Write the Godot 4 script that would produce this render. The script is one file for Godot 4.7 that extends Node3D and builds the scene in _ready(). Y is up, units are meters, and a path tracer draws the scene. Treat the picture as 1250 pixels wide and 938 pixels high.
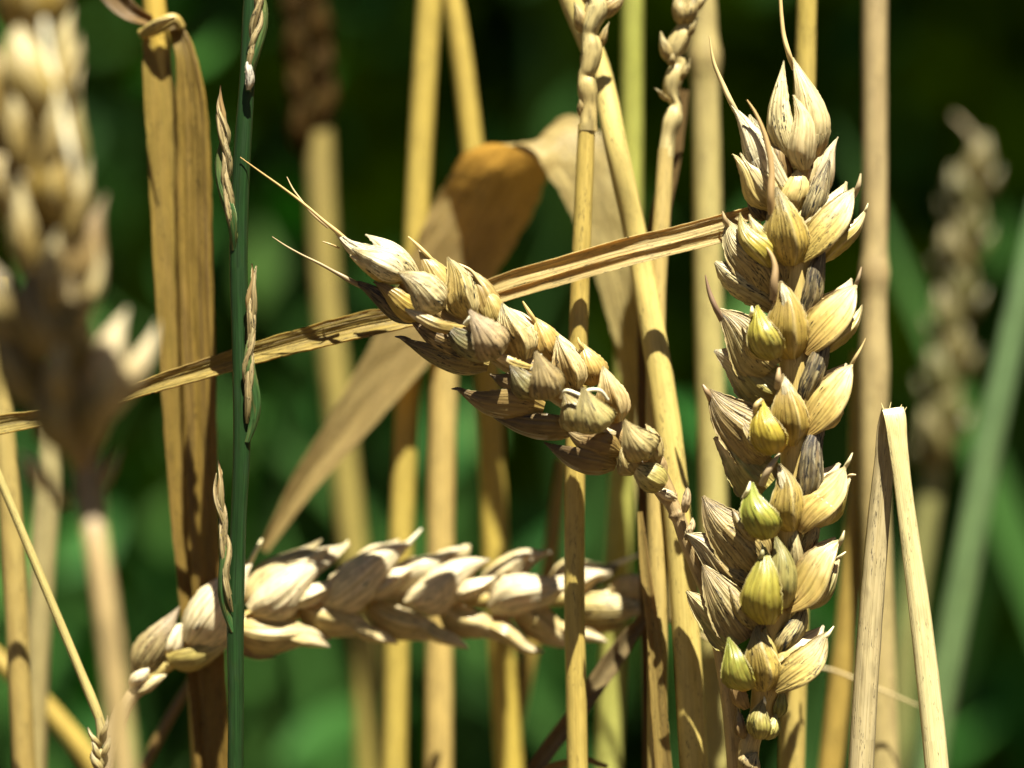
extends Node3D
# A close view into ripe wheat at the edge of a shaded thicket. Metres, y up.
# PX is the size of one picture element of the photograph in the plane of sharp focus; places along the stalks are given in it.

const PX := 0.0001226
const DIST := 0.40
const EYE := 0.75

var rng := RandomNumberGenerator.new()
var n_mottle := FastNoiseLite.new()
var n_fine := FastNoiseLite.new()
var M := {}
var taken := {}
var origin := Vector3.ZERO

# linear base colours
const STRAW := Color(0.56, 0.45, 0.155)
const CREAM := Color(0.74, 0.66, 0.36)
const GREY := Color(0.36, 0.30, 0.145)
const BROWN := Color(0.22, 0.145, 0.07)
const GOLD := Color(0.52, 0.39, 0.09)
const YELLOW := Color(0.45, 0.38, 0.06)
const OLIVE := Color(0.27, 0.26, 0.075)
const GREEN := Color(0.15, 0.21, 0.045)
const DARK := Color(0.075, 0.055, 0.035)
const PALE := Color(0.80, 0.74, 0.50)


func _ready():
	rng.seed = 4127
	# ---------------------------------------------------------------- camera, sky, sun, exposure
	var cam := Camera3D.new()
	cam.name = "camera"
	add_child(cam)
	cam.position = Vector3(0, EYE, DIST)
	cam.fov = rad_to_deg(2.0 * atan(469.0 * PX / DIST))
	cam.near = 0.02
	cam.far = 200.0
	var lens := CameraAttributesPhysical.new()
	lens.frustum_focal_length = 12.0 / (469.0 * PX / DIST)
	lens.frustum_focus_distance = DIST
	lens.frustum_near = 0.02
	lens.frustum_far = 200.0
	lens.exposure_aperture = 5.0
	cam.attributes = lens
	cam.current = true

	var env := Environment.new()
	env.background_mode = Environment.BG_SKY
	var sm := ProceduralSkyMaterial.new()
	sm.sky_top_color = Color(0.42, 0.52, 0.66)
	sm.sky_horizon_color = Color(0.74, 0.78, 0.82)
	sm.sky_curve = 0.15
	sm.ground_bottom_color = Color(0.12, 0.13, 0.08)
	sm.ground_horizon_color = Color(0.30, 0.32, 0.26)
	sm.sun_angle_max = 12.0
	var sky := Sky.new()
	sky.sky_material = sm
	env.sky = sky
	env.background_energy_multiplier = 0.16
	env.tonemap_mode = Environment.TONE_MAPPER_LINEAR
	env.tonemap_exposure = 3.2
	env.sdfgi_enabled = true
	env.ssao_enabled = true
	env.ssil_enabled = true
	var we := WorldEnvironment.new()
	we.name = "world_environment"
	we.environment = env
	add_child(we)

	var sun := DirectionalLight3D.new()
	sun.name = "sun"
	sun.light_energy = 1.6
	sun.light_color = Color(1.0, 0.98, 0.93)
	sun.light_angular_distance = 0.5
	sun.shadow_enabled = true
	add_child(sun)
	sun.look_at_from_position(Vector3(0.13, 0.89, 0.39), Vector3.ZERO)

	make_materials()
	build_setting()
	build_back_stalks()
	build_near_stalks()
	build_main_ear()
	build_leaning_ear()
	build_lying_ear()
	build_near_ear()
	build_far_ear()
	build_ryegrass()


# -------------------------------------------------------------------- naming and tagging
func numbered(called: String) -> String:
	var n: int = taken.get(called, 0)
	taken[called] = n + 1
	return called if n == 0 else "%s_%03d" % [called, n]


func tag(o: Node, label: String, category: String, group := "") -> void:
	o.set_meta("label", label)
	o.set_meta("category", category)
	if group:
		o.set_meta("group", group)


func thing(called: String, at: Vector3, label: String, category: String, group := "") -> Node3D:
	var o := Node3D.new()
	o.name = numbered(called)
	add_child(o)
	o.position = at
	origin = at
	tag(o, label, category, group)
	return o


func sub(parent: Node3D, called: String) -> Node3D:
	var o := Node3D.new()
	o.name = called
	parent.add_child(o, true)
	return o


# a place seen at (x, y) in the photograph, z elements in front of the plane of focus
func P(x: float, y: float, z := 0.0) -> Vector3:
	var s := 1.0 - z * PX / DIST
	return Vector3((x - 625.0) * PX * s, (469.0 - y) * PX * s + EYE, z * PX)


func size_at(z: float) -> float:
	return PX * (1.0 - z * PX / DIST)


# -------------------------------------------------------------------- textures and materials
func fibre_image(side: int, across: float, along: float, low: float, specks: float, seed_: int, speck_run := 30.0) -> Array:
	var a := FastNoiseLite.new()
	a.seed = seed_
	a.frequency = 1.0
	a.fractal_octaves = 3
	var b := FastNoiseLite.new()
	b.seed = seed_ + 7
	b.frequency = 1.0
	b.fractal_octaves = 4
	var col := PackedByteArray()
	col.resize(side * side * 3)
	var hgt := PackedByteArray()
	hgt.resize(side * side)
	var k := 0
	for y in side:
		var fy := float(y) / side
		for x in side:
			var fx := float(x) / side
			# wrap round both ways on a torus-like blend
			var s := a.get_noise_2d(fx * across, fy * along)
			var s2 := a.get_noise_2d((fx - 1.0) * across, fy * along)
			var edge := clampf((fx - 0.85) / 0.15, 0.0, 1.0)
			s = lerpf(s, s2, edge)
			var blot := b.get_noise_2d(fx * 9.0, fy * 9.0)
			var v := 0.5 + 0.5 * s
			var h := clampf(v, 0, 1)
			var tone := clampf(low + (1.0 - low) * smoothstep(0.22, 0.62, v) + 0.10 * blot, 0.0, 1.0)
			var r := tone
			var g := tone * (0.985 + 0.02 * s)
			var bl := tone * (0.95 + 0.07 * s)
			if specks > 0.0:
				var d := b.get_noise_2d(fx * 64.0 + 31.0, fy * speck_run) + 0.55 * b.get_noise_2d(fx * 7.0 + 90.0, fy * 5.0) + 0.25 * s
				var dark := smoothstep(0.62 - specks, 0.78 - specks, d) * 0.86
				r *= 1.0 - dark
				g *= 1.0 - dark
				bl *= 1.0 - dark * 0.95
			col[k * 3] = int(r * 255.0)
			col[k * 3 + 1] = int(g * 255.0)
			col[k * 3 + 2] = int(bl * 255.0)
			hgt[k] = int(h * 255.0)
			k += 1
	var ci := Image.create_from_data(side, side, false, Image.FORMAT_RGB8, col)
	var hi := Image.create_from_data(side, side, false, Image.FORMAT_L8, hgt)
	return [ImageTexture.create_from_image(ci), ImageTexture.create_from_image(hi)]


func mat(called: String, tex: Array, rough: float, relief: float, back: Color, spec := 0.5) -> StandardMaterial3D:
	var m := StandardMaterial3D.new()
	m.resource_name = called
	m.vertex_color_use_as_albedo = true
	m.albedo_color = Color.WHITE
	m.roughness = rough
	m.metallic_specular = spec
	m.cull_mode = BaseMaterial3D.CULL_DISABLED
	if tex.size():
		m.albedo_texture = tex[0]
		if relief > 0.0:
			m.heightmap_enabled = true
			m.heightmap_texture = tex[1]
			m.heightmap_scale = relief
	if back.r + back.g + back.b > 0.0:
		m.backlight_enabled = true
		m.backlight = back
	M[called] = m
	return m


func make_materials():
	n_mottle.seed = 11
	n_mottle.frequency = 1.0
	n_mottle.fractal_octaves = 3
	n_fine.seed = 23
	n_fine.frequency = 1.0
	n_fine.fractal_octaves = 2
	var clean := fibre_image(384, 24.0, 1.7, 0.84, 0.03, 3, 9.0)
	var mottled := fibre_image(384, 24.0, 1.7, 0.78, 0.24, 5, 18.0)
	var sooty := fibre_image(384, 24.0, 2.4, 0.55, 0.46, 9, 12.0)
	var straw := fibre_image(512, 60.0, 1.6, 0.88, 0.06, 13)
	var dry := fibre_image(512, 44.0, 1.4, 0.80, 0.10, 17)
	var green := fibre_image(384, 70.0, 1.6, 0.72, 0.0, 21)
	mat("husk", clean, 0.34, 0.016, Color(0.80, 0.62, 0.24))
	mat("husk_mottled", mottled, 0.48, 0.02, Color(0.66, 0.52, 0.22))
	mat("husk_sooty", sooty, 0.65, 0.02, Color(0.3, 0.25, 0.16))
	mat("straw", straw, 0.40, 0.006, Color(0, 0, 0))
	mat("dry_leaf", dry, 0.48, 0.012, Color(1.0, 0.86, 0.60))
	mat("green_stem", green, 0.42, 0.008, Color(0, 0, 0), 0.3)
	mat("awn", [], 0.42, 0.0, Color(0, 0, 0))
	mat("leaf", [], 0.55, 0.0, Color(0.16, 0.60, 0.10), 0.22)
	mat("shade_leaf", [], 0.9, 0.0, Color(0.03, 0.16, 0.03), 0.0)
	mat("ground", mottled, 1.0, 0.0, Color(0, 0, 0), 0.0)


# -------------------------------------------------------------------- mesh helpers
func commit(called: String, parent: Node, v: PackedVector3Array, n: PackedVector3Array, c: PackedColorArray, uv: PackedVector2Array, idx: PackedInt32Array, m: Material) -> MeshInstance3D:
	var a := []
	a.resize(Mesh.ARRAY_MAX)
	a[Mesh.ARRAY_VERTEX] = v
	a[Mesh.ARRAY_NORMAL] = n
	a[Mesh.ARRAY_COLOR] = c
	a[Mesh.ARRAY_TEX_UV] = uv
	a[Mesh.ARRAY_INDEX] = idx
	var me := ArrayMesh.new()
	me.add_surface_from_arrays(Mesh.PRIMITIVE_TRIANGLES, a)
	me.surface_set_material(0, m)
	var o := MeshInstance3D.new()
	o.mesh = me
	o.name = called
	parent.add_child(o, true)
	return o


# normals of a grid of nu rows of nv points; wrapped joins the last column to the first
func grid_normals(p: PackedVector3Array, nu: int, nv: int, wrapped: bool) -> PackedVector3Array:
	var n := PackedVector3Array()
	n.resize(nu * nv)
	for i in nu:
		var i0 := maxi(i - 1, 0) * nv
		var i1 := mini(i + 1, nu - 1) * nv
		for j in nv:
			var j0 := j - 1
			var j1 := j + 1
			if wrapped:
				if j0 < 0:
					j0 = nv - 2
				if j1 > nv - 1:
					j1 = 1
			else:
				j0 = maxi(j0, 0)
				j1 = mini(j1, nv - 1)
			var q := (p[i * nv + j1] - p[i * nv + j0]).cross(p[i1 + j] - p[i0 + j])
			var l := q.length()
			n[i * nv + j] = q / l if l > 1e-16 else Vector3(0, 0, 1)
	return n


func grid_faces(idx: PackedInt32Array, first: int, nu: int, nv: int, flip: bool) -> void:
	for i in nu - 1:
		for j in nv - 1:
			var a := first + i * nv + j
			var b := a + 1
			var c := a + nv
			var d := c + 1
			if flip:
				idx.append_array(PackedInt32Array([a, b, c, b, d, c]))
			else:
				idx.append_array(PackedInt32Array([a, c, b, b, c, d]))


const PROFILE := {
	"glume": [0.42, 0.74, 0.94, 1.0, 0.95, 0.82, 0.62, 0.36, 0.07],
	"lemma": [0.40, 0.80, 0.98, 1.0, 0.90, 0.73, 0.50, 0.25, 0.045],
	"blade": [0.45, 0.70, 0.90, 1.0, 0.98, 0.90, 0.74, 0.48, 0.10],
	"flap": [0.80, 1.0, 1.0, 0.93, 0.82, 0.68, 0.50, 0.28, 0.05],
	"shoulder": [0.42, 0.70, 0.90, 1.0, 0.99, 0.90, 0.71, 0.40, 0.05],
	"hood": [0.44, 0.82, 0.98, 1.0, 0.92, 0.76, 0.53, 0.28, 0.07],
	"plump": [0.46, 0.86, 1.0, 0.99, 0.92, 0.79, 0.60, 0.36, 0.10],
}


func profile(table: Array, u: float) -> float:
	var x := clampf(u, 0.0, 1.0) * 8.0
	var i := mini(int(x), 7)
	var f := x - i
	var p0: float = table[maxi(i - 1, 0)]
	var p1: float = table[i]
	var p2: float = table[i + 1]
	var p3: float = table[mini(i + 2, 8)]
	return maxf(0.03, 0.5 * (2.0 * p1 + (p2 - p0) * f + (2.0 * p0 - 5.0 * p1 + 4.0 * p2 - p3) * f * f + (3.0 * p1 - p0 - 3.0 * p2 + p3) * f * f * f))


# One husk of a spikelet: a boat-shaped shell with a keel, veins, a thin rim and a point, from b to t.
# face turns its back from towards +z to the right (positive) as seen from base to tip.
# o: k keel 0..1, vk where the keel lies, d depth over half width, wrap degrees, bow, curl, side, c/ct colours, st/sc stripes, g grime, mt material, shape, n resolution
func husk(parent: Node, called: String, b: Vector3, t: Vector3, w_px: float, face: float, o := {}) -> MeshInstance3D:
	var mid := (b + t) * 0.5
	var unit := size_at(mid.z / PX)
	var w := w_px * unit * 0.5
	var len := b.distance_to(t)
	var yy := (t - b) / len
	var zz := Vector3(0, 0, 1)
	if absf(yy.z) > 0.9:
		zz = Vector3(0, 1, 0)
	zz = (zz - yy * zz.dot(yy)).normalized()
	var xx := yy.cross(zz)
	var f := deg_to_rad(face)
	var z := zz * cos(f) + xx * sin(f)
	var x := xx * cos(f) - zz * sin(f)
	var k: float = o.get("k", 0.25)
	var vk: float = o.get("vk", 0.0)
	var dr: float = o.get("d", 0.62)
	var wrap := deg_to_rad(o.get("wrap", 105.0))
	var bow: float = o.get("bow", 0.08)
	var curl: float = o.get("curl", 0.0)
	var side: float = o.get("side", 0.0)
	var veins: float = o.get("veins", 1.0)
	var c0: Color = o.get("c", STRAW)
	var c1: Color = o.get("ct", c0.lerp(CREAM, 0.35))
	var cb: Color = o.get("cb", c0.lerp(GOLD, 0.5))
	var st: float = o.get("st", 0.25)
	var sc: Color = o.get("sc", c0.lerp(BROWN, 0.6))
	var grime: float = o.get("g", 0.25)
	var table: Array = PROFILE[o.get("shape", "lemma")]
	var mt: Material = M[o.get("mt", "husk")]
	var fine: float = o.get("n", 1.0)
	var nu := int(26 * fine) + 2
	var nv := int(20 * fine) * 2 / 2 + 3
	if nv % 2 == 0:
		nv += 1
	var thick: float = unit * o.get("thick", 0.9)
	var lip: float = o.get("lip", 0.10)
	var dish: float = o.get("dish", 0.0)
	var cf: Color = o.get("cf", c0)
	var cfs: float = o.get("cfs", 0.0)
	var rimc: Color = o.get("rimc", CREAM)
	var off := Vector2(rng.randf(), rng.randf())
	var sd := rng.randf() * 60.0
	var nveins: float = o.get("nv", 6.0)
	var warp := rng.randf_range(-0.05, 0.05)
	var sin_wrap := sin(minf(wrap, PI / 2))
	var p := PackedVector3Array()
	p.resize(nu * nv)
	var col := PackedColorArray()
	col.resize(nu * nv)
	var uv := PackedVector2Array()
	uv.resize(nu * nv)
	for i in nu:
		var u := float(i) / (nu - 1)
		var ww := w * profile(table, u)
		var lift := len * (bow * sin(PI * u) + curl * u * u * u * u)
		var cl := b + yy * (len * u) + z * lift + x * (len * (side * sin(PI * u) + warp * sin(2.0 * PI * u)))
		var dd := ww * dr
		var open := 1.0 + 0.25 * smoothstep(0.7, 1.0, u)
		var vf := smoothstep(0.0, 0.15, u) * (1.0 - smoothstep(0.86, 1.0, u))
		for j in nv:
			var v := float(j) / (nv - 1) * 2.0 - 1.0
			var ph := v * wrap
			var lx := sin(ph) / sin_wrap * ww
			var lz := cos(ph) * dd
			var kv := absf(v - vk)
			var ridge := 1.0 - sqrt(kv * kv + 0.0012) / (1.0 + vk * signf(v - vk) * -1.0)
			lx = lerpf(lx, ww * v * open, k)
			lz = lerpf(lz, dd * (1.35 * ridge - 0.25), k)
			var vein := cos(v * PI * nveins)
			lz += veins * ww * 0.022 * vein * vf
			var av := absf(v)
			lz += lip * ww * smoothstep(0.80, 1.0, av) * vf
			if dish > 0.0:
				var fl := clampf(kv / (1.0 + vk * signf(v - vk) * -1.0), 0.0, 1.0)
				lz -= dish * dd * sin(PI * fl)
			lz += unit * 0.9 * n_mottle.get_noise_3d(u * 3.0 + sd, v * 1.6, sd * 2.0)
			lx *= 1.0 + 0.10 * smoothstep(0.75, 1.0, av) * n_fine.get_noise_2d(u * 22.0 + sd, v * 3.0)
			var q := cl + x * lx + z * lz
			p[i * nv + j] = q
			# colour of the husk itself
			var m1 := n_mottle.get_noise_3d(u * 4.0 + sd, v * 2.5, sd)
			var m2 := n_fine.get_noise_3d(u * 7.0, v * 13.0 + sd, sd * 3.0)
			var c := c0.lerp(c1, smoothstep(0.35, 1.0, u + 0.25 * m1))
			c = c.lerp(cb, clampf(pow(1.0 - u, 2.5) * 0.7 + 0.2 * m1, 0.0, 1.0))
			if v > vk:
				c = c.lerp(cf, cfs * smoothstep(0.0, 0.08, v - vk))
			var stripe := smoothstep(0.35, 0.95, vein) * clampf(st * (0.8 + 1.2 * m2), 0.0, 1.0) * smoothstep(0.03, 0.3, u)
			c = c.lerp(sc, stripe)
			var rim := smoothstep(0.86, 1.0, absf(v)) * smoothstep(0.2, 0.5, u)
			c = c.lerp(rimc, rim * o.get("rim", 0.45))
			if k > 0.4:
				c = c.lerp(CREAM, 0.45 * (1.0 - smoothstep(0.02, 0.10, kv)))
			var dirt := smoothstep(0.05, 0.5, m2 + 0.9 * m1 + 0.35 * smoothstep(0.4, 1.0, u) - 0.35 + 0.4 * grime) * grime
			c = c.lerp(Color(0.085, 0.062, 0.045), dirt * 0.8)
			var blotch := smoothstep(0.10, 0.45, n_fine.get_noise_3d(u * 5.0 + sd, v * 4.0, sd * 1.7)) * (0.25 + 0.55 * (1.0 - u))
			c = c.lerp(Color(0.20, 0.115, 0.04), blotch * 0.55)
			var tone := 1.12 + 0.24 * m1
			col[i * nv + j] = Color(c.r * tone, c.g * tone, c.b * tone)
			uv[i * nv + j] = Vector2(v * w_px * 0.5 / 90.0 + off.x, u * len / unit / 240.0 + off.y)
	var n := grid_normals(p, nu, nv, false)
	var total := nu * nv
	var inner := PackedVector3Array()
	inner.resize(total)
	var inner_n := PackedVector3Array()
	inner_n.resize(total)
	for i in total:
		inner[i] = p[i] - n[i] * thick
		inner_n[i] = -n[i]
	# rim: both long margins and the base, joining the two skins
	var loop := PackedInt32Array()
	for i in nu:
		loop.append(i * nv)
	for j in range(1, nv):
		loop.append((nu - 1) * nv + j)
	for i in range(nu - 2, -1, -1):
		loop.append(i * nv + nv - 1)
	var verts := p.duplicate()
	verts.append_array(inner)
	var norms := n.duplicate()
	norms.append_array(inner_n)
	var cols := col.duplicate()
	cols.append_array(col)
	var uvs := uv.duplicate()
	uvs.append_array(uv)
	var idx := PackedInt32Array()
	grid_faces(idx, 0, nu, nv, false)
	grid_faces(idx, total, nu, nv, true)
	var base := verts.size()
	for s in loop.size():
		var a := loop[s]
		var out := (p[a] - (b + yy * (p[a] - b).dot(yy)))
		out = (out.normalized() + yy * 0.3).normalized()
		verts.append(p[a])
		verts.append(inner[a])
		norms.append(out)
		norms.append(out)
		cols.append(col[a])
		cols.append(col[a])
		uvs.append(uv[a])
		uvs.append(uv[a])
	for s in loop.size() - 1:
		var a := base + s * 2
		idx.append_array(PackedInt32Array([a, a + 1, a + 2, a + 1, a + 3, a + 2]))
	for i in verts.size():
		verts[i] -= origin
	return commit(called, parent, verts, norms, cols, uvs, idx, mt)


func spline(pts: Array, n: int) -> Array:
	# pts: lists of equal length that begin with x, y, z; a smooth curve through them, spaced by chord
	var out := []
	var m := pts.size()
	var h := PackedFloat64Array()
	for k in m - 1:
		h.append(maxf(1e-6, Vector3(pts[k + 1][0] - pts[k][0], pts[k + 1][1] - pts[k][1], pts[k + 1][2] - pts[k][2]).length()))
	for i in n:
		var t := float(i) / (n - 1) * (m - 1)
		var k := mini(int(t), m - 2)
		var f := t - k
		var b: PackedFloat64Array = pts[k]
		var c: PackedFloat64Array = pts[k + 1]
		var r := PackedFloat64Array()
		r.resize(b.size())
		for q in b.size():
			var slope := (c[q] - b[q]) / h[k]
			var s0 := slope
			var s1 := slope
			if k > 0:
				var w0 := h[k - 1] / (h[k - 1] + h[k])
				s0 = (b[q] - pts[k - 1][q]) / h[k - 1] * (1.0 - w0) + slope * w0
			if k < m - 2:
				var w1 := h[k] / (h[k] + h[k + 1])
				s1 = slope * (1.0 - w1) + (pts[k + 2][q] - c[q]) / h[k + 1] * w1
			var f2 := f * f
			var f3 := f2 * f
			r[q] = (2.0 * f3 - 3.0 * f2 + 1.0) * b[q] + (f3 - 2.0 * f2 + f) * h[k] * s0 + (3.0 * f2 - 2.0 * f3) * c[q] + (f3 - f2) * h[k] * s1
		out.append(r)
	return out


# A round stem through places [x, y, z, width in elements]; o: c, c2 colours along it, mt, n segments, sides, ribs, nodes [along 0..1 ...], flat
func stem(parent: Node, called: String, pts: Array, o := {}) -> MeshInstance3D:
	var n: int = o.get("n", 40)
	var sides: int = o.get("sides", 18)
	var c0: Color = o.get("c", STRAW)
	var c1: Color = o.get("c2", c0)
	var mt: Material = M[o.get("mt", "straw")]
	var ribs: float = o.get("ribs", 0.02)
	var nrib: float = o.get("nrib", 9.0)
	var flat: float = o.get("flat", 1.0)
	var nodes: Array = o.get("nodes", [])
	var wob: float = o.get("wobble", 0.03)
	var blot: float = o.get("blot", 0.10)
	var cut: bool = o.get("cut", true)
	var lists := []
	for q in pts:
		lists.append(PackedFloat64Array(q))
	var rows := spline(lists, n)
	var places := PackedVector3Array()
	var radii := PackedFloat64Array()
	var sd := rng.randf() * 100.0
	for q in rows:
		places.append(P(q[0], q[1], q[2]))
		radii.append(q[3] * 0.5 * size_at(q[2]))
	var nv := sides + 1
	var p := PackedVector3Array()
	var col := PackedColorArray()
	var uv := PackedVector2Array()
	var side := Vector3(1, 0, 0)
	var along := 0.0
	for i in n:
		var tan := (places[mini(i + 1, n - 1)] - places[maxi(i - 1, 0)]).normalized()
		if i == 0 and absf(tan.x) > 0.9:
			side = Vector3(0, 0, 1)
		side = (side - tan * side.dot(tan)).normalized()
		var other := tan.cross(side)
		if i > 0:
			along += places[i].distance_to(places[i - 1])
		var u := float(i) / (n - 1)
		var swell := 0.0
		for nd in nodes:
			swell += 0.28 * exp(-pow((u - nd) * n / 1.3, 2.0))
		for j in nv:
			var a := TAU * (j % sides) / sides
			var r := radii[i] * (1.0 + swell + ribs * cos(a * nrib) + wob * n_mottle.get_noise_3d(cos(a) * 0.8 + sd, sin(a) * 0.8, along * 140.0))
			p.append(places[i] + side * (cos(a) * r) + other * (sin(a) * r * (rows[i][4] if rows[i].size() > 4 else flat)) - origin)
			var m1 := n_mottle.get_noise_3d(cos(a) * 0.9 + sd, sin(a) * 0.9 + sd, along * 90.0)
			var c := c0.lerp(c1, clampf(u + 0.15 * m1, 0, 1))
			c = c.lerp(BROWN, clampf(swell * 1.4, 0.0, 0.6))
			c = c.lerp(c * 0.45, clampf(blot * 2.2 * smoothstep(0.12, 0.55, m1 + 0.4 * n_fine.get_noise_3d(cos(a) * 3.0, sin(a) * 3.0 + sd, along * 260.0)), 0.0, 0.9))
			var tone := 1.0 + 0.16 * m1
			col.append(Color(c.r * tone, c.g * tone, c.b * tone))
			uv.append(Vector2(float(j) / sides * 1.0 + sd, along / 0.05))
	var norms := grid_normals(p, n, nv, true)
	var idx := PackedInt32Array()
	grid_faces(idx, 0, n, nv, false)
	if cut:
		for e in [0, n - 1]:
			var mid := places[e] - origin
			var dir := (places[1] - places[0]).normalized() * -1.0 if e == 0 else (places[n - 1] - places[n - 2]).normalized()
			var first := p.size()
			p.append(mid - dir * radii[e] * 0.15)
			norms.append(dir)
			col.append(c0 * 0.6)
			uv.append(Vector2.ZERO)
			for j in nv:
				p.append(p[e * nv + j])
				norms.append(dir)
				col.append(col[e * nv + j] * 0.8)
				uv.append(Vector2(j * 0.02, 0))
			for j in nv - 1:
				idx.append_array(PackedInt32Array([first, first + 1 + j, first + 2 + j]))
	return commit(called, parent, p, norms, col, uv, idx, mt)


# A leaf blade through places [x, y, z, width, turn of its face in degrees, fold 0..1]
func blade(parent: Node, called: String, pts: Array, o := {}) -> MeshInstance3D:
	var n: int = o.get("n", 60)
	var nv: int = o.get("nv", 33)
	var c0: Color = o.get("c", STRAW)
	var c1: Color = o.get("c2", c0)
	var mt: Material = M[o.get("mt", "dry_leaf")]
	var ribs: float = o.get("ribs", 0.03)
	var nrib: float = o.get("nrib", 7.0)
	var frill: float = o.get("frill", 0.06)
	var st: float = o.get("st", 0.35)
	var lists := []
	for q in pts:
		lists.append(PackedFloat64Array(q))
	var rows := spline(lists, n)
	var sd := rng.randf() * 100.0
	var places := PackedVector3Array()
	for q in rows:
		places.append(P(q[0], q[1], q[2]))
	var p := PackedVector3Array()
	var col := PackedColorArray()
	var uv := PackedVector2Array()
	var along := 0.0
	for i in n:
		var q: PackedFloat64Array = rows[i]
		var unit := size_at(q[2])
		var tan := (places[mini(i + 1, n - 1)] - places[maxi(i - 1, 0)]).normalized()
		var zz := Vector3(0, 0, 1)
		zz = (zz - tan * zz.dot(tan)).normalized()
		var xx := tan.cross(zz)
		var f := deg_to_rad(q[4])
		var z := zz * cos(f) + xx * sin(f)
		var x := xx * cos(f) - zz * sin(f)
		if q.size() > 6:
			x = Vector3(q[6], q[7], q[8])
			x = (x - tan * x.dot(tan)).normalized()
			z = x.cross(tan)
		if i > 0:
			along += places[i].distance_to(places[i - 1])
		for j in nv:
			var v := float(j) / (nv - 1) * 2.0 - 1.0
			var w := q[3] * 0.5 * unit
			var rag := 1.0 + frill * n_mottle.get_noise_2d(along * 260.0 + sd, signf(v) * 9.0) * absf(v)
			var fold := q[5]
			var lz := w * fold * (sqrt(v * v + 0.01) * 1.3 - 0.5) + w * ribs * (0.5 * cos(v * PI * nrib) + 1.6 * n_fine.get_noise_2d(v * nrib * 0.9 + sd, along * 9.0)) + w * 0.08 * n_mottle.get_noise_3d(v * 1.2, along * 120.0, sd)
			var lx := w * v * rag * (1.0 - 0.25 * fold)
			p.append(places[i] + x * lx + z * lz - origin)
			var m1 := n_mottle.get_noise_3d(v * 1.4 + sd, along * 70.0, sd)
			var m2 := n_fine.get_noise_2d(v * 9.0 + sd, along * 30.0)
			var c := c0.lerp(c1, clampf(float(i) / (n - 1) + 0.2 * m1, 0, 1))
			c = c.lerp(BROWN, clampf(st * (1.5 * smoothstep(-0.05, 0.5, n_fine.get_noise_2d(v * nrib * 0.9 + sd, along * 9.0)) + 0.35 * smoothstep(0.3, 1.0, cos(v * PI * nrib))) * (0.8 + m2) + 0.4 * m1 * st, 0.0, 0.85))
			var tone := 1.0 + 0.25 * m1 + 0.1 * m2
			col.append(Color(c.r * tone, c.g * tone, c.b * tone))
			uv.append(Vector2(v * q[3] / 120.0 + sd, along / 0.04))
	var norms := grid_normals(p, n, nv, false)
	var total := p.size()
	var thick: float = PX * o.get("thick", 1.6)
	for i in total:
		p.append(p[i] - norms[i] * thick)
		norms.append(-norms[i])
		col.append(col[i])
		uv.append(uv[i])
	var idx := PackedInt32Array()
	grid_faces(idx, 0, n, nv, false)
	if o.get("single", false):
		p.resize(total)
		norms.resize(total)
		col.resize(total)
		uv.resize(total)
		return commit(called, parent, p, norms, col, uv, idx, mt)
	grid_faces(idx, total, n, nv, true)
	var ring := PackedInt32Array()
	for i in n:
		ring.append(i * nv)
	for j in range(1, nv):
		ring.append((n - 1) * nv + j)
	for i in range(n - 2, -1, -1):
		ring.append(i * nv + nv - 1)
	for j in range(nv - 2, -1, -1):
		ring.append(j)
	var first := p.size()
	for s in ring:
		var mid := p[(s / nv) * nv + nv / 2]
		var out := (p[s] - mid).normalized()
		for e in [s, s + total]:
			p.append(p[e])
			norms.append(out)
			col.append(col[e])
			uv.append(uv[e])
	for s in ring.size() - 1:
		var a := first + s * 2
		idx.append_array(PackedInt32Array([a, a + 1, a + 2, a + 1, a + 3, a + 2]))
	return commit(called, parent, p, norms, col, uv, idx, mt)


func awn(parent: Node, pts: Array, c: Color, c2 := Color(0, 0, 0, 0)) -> MeshInstance3D:
	pts = pts.duplicate(true)
	pts[0][2] -= 9.0   # rooted inside its husk
	pts[0][3] *= 0.8
	return stem(parent, "awn", pts, {"c": c, "c2": c2 if c2.a > 0 else c, "mt": "awn", "n": 14 + pts.size() * 3, "sides": 8, "ribs": 0.0, "wobble": 0.25, "blot": 0.15})


# -------------------------------------------------------------------- the setting
func sheet(called: String, size: Vector2, steps: Vector2i, height: Callable, c: Color) -> void:
	var p := PackedVector3Array()
	var col := PackedColorArray()
	var uv := PackedVector2Array()
	for i in steps.y + 1:
		for j in steps.x + 1:
			var x := (float(j) / steps.x - 0.5) * size.x
			var z := (0.5 - float(i) / steps.y) * size.y
			var m1 := n_mottle.get_noise_2d(x * 1.7, z * 1.7)
			p.append((height as Callable).call(x, z))
			col.append(c * (1.0 + 0.4 * m1))
			uv.append(Vector2(x, z) * 1.5)
	var n := grid_normals(p, steps.y + 1, steps.x + 1, false)
	var idx := PackedInt32Array()
	grid_faces(idx, 0, steps.y + 1, steps.x + 1, false)
	var o := commit(called, self, p, n, col, uv, idx, M.ground)
	o.set_meta("kind", "structure")


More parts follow.
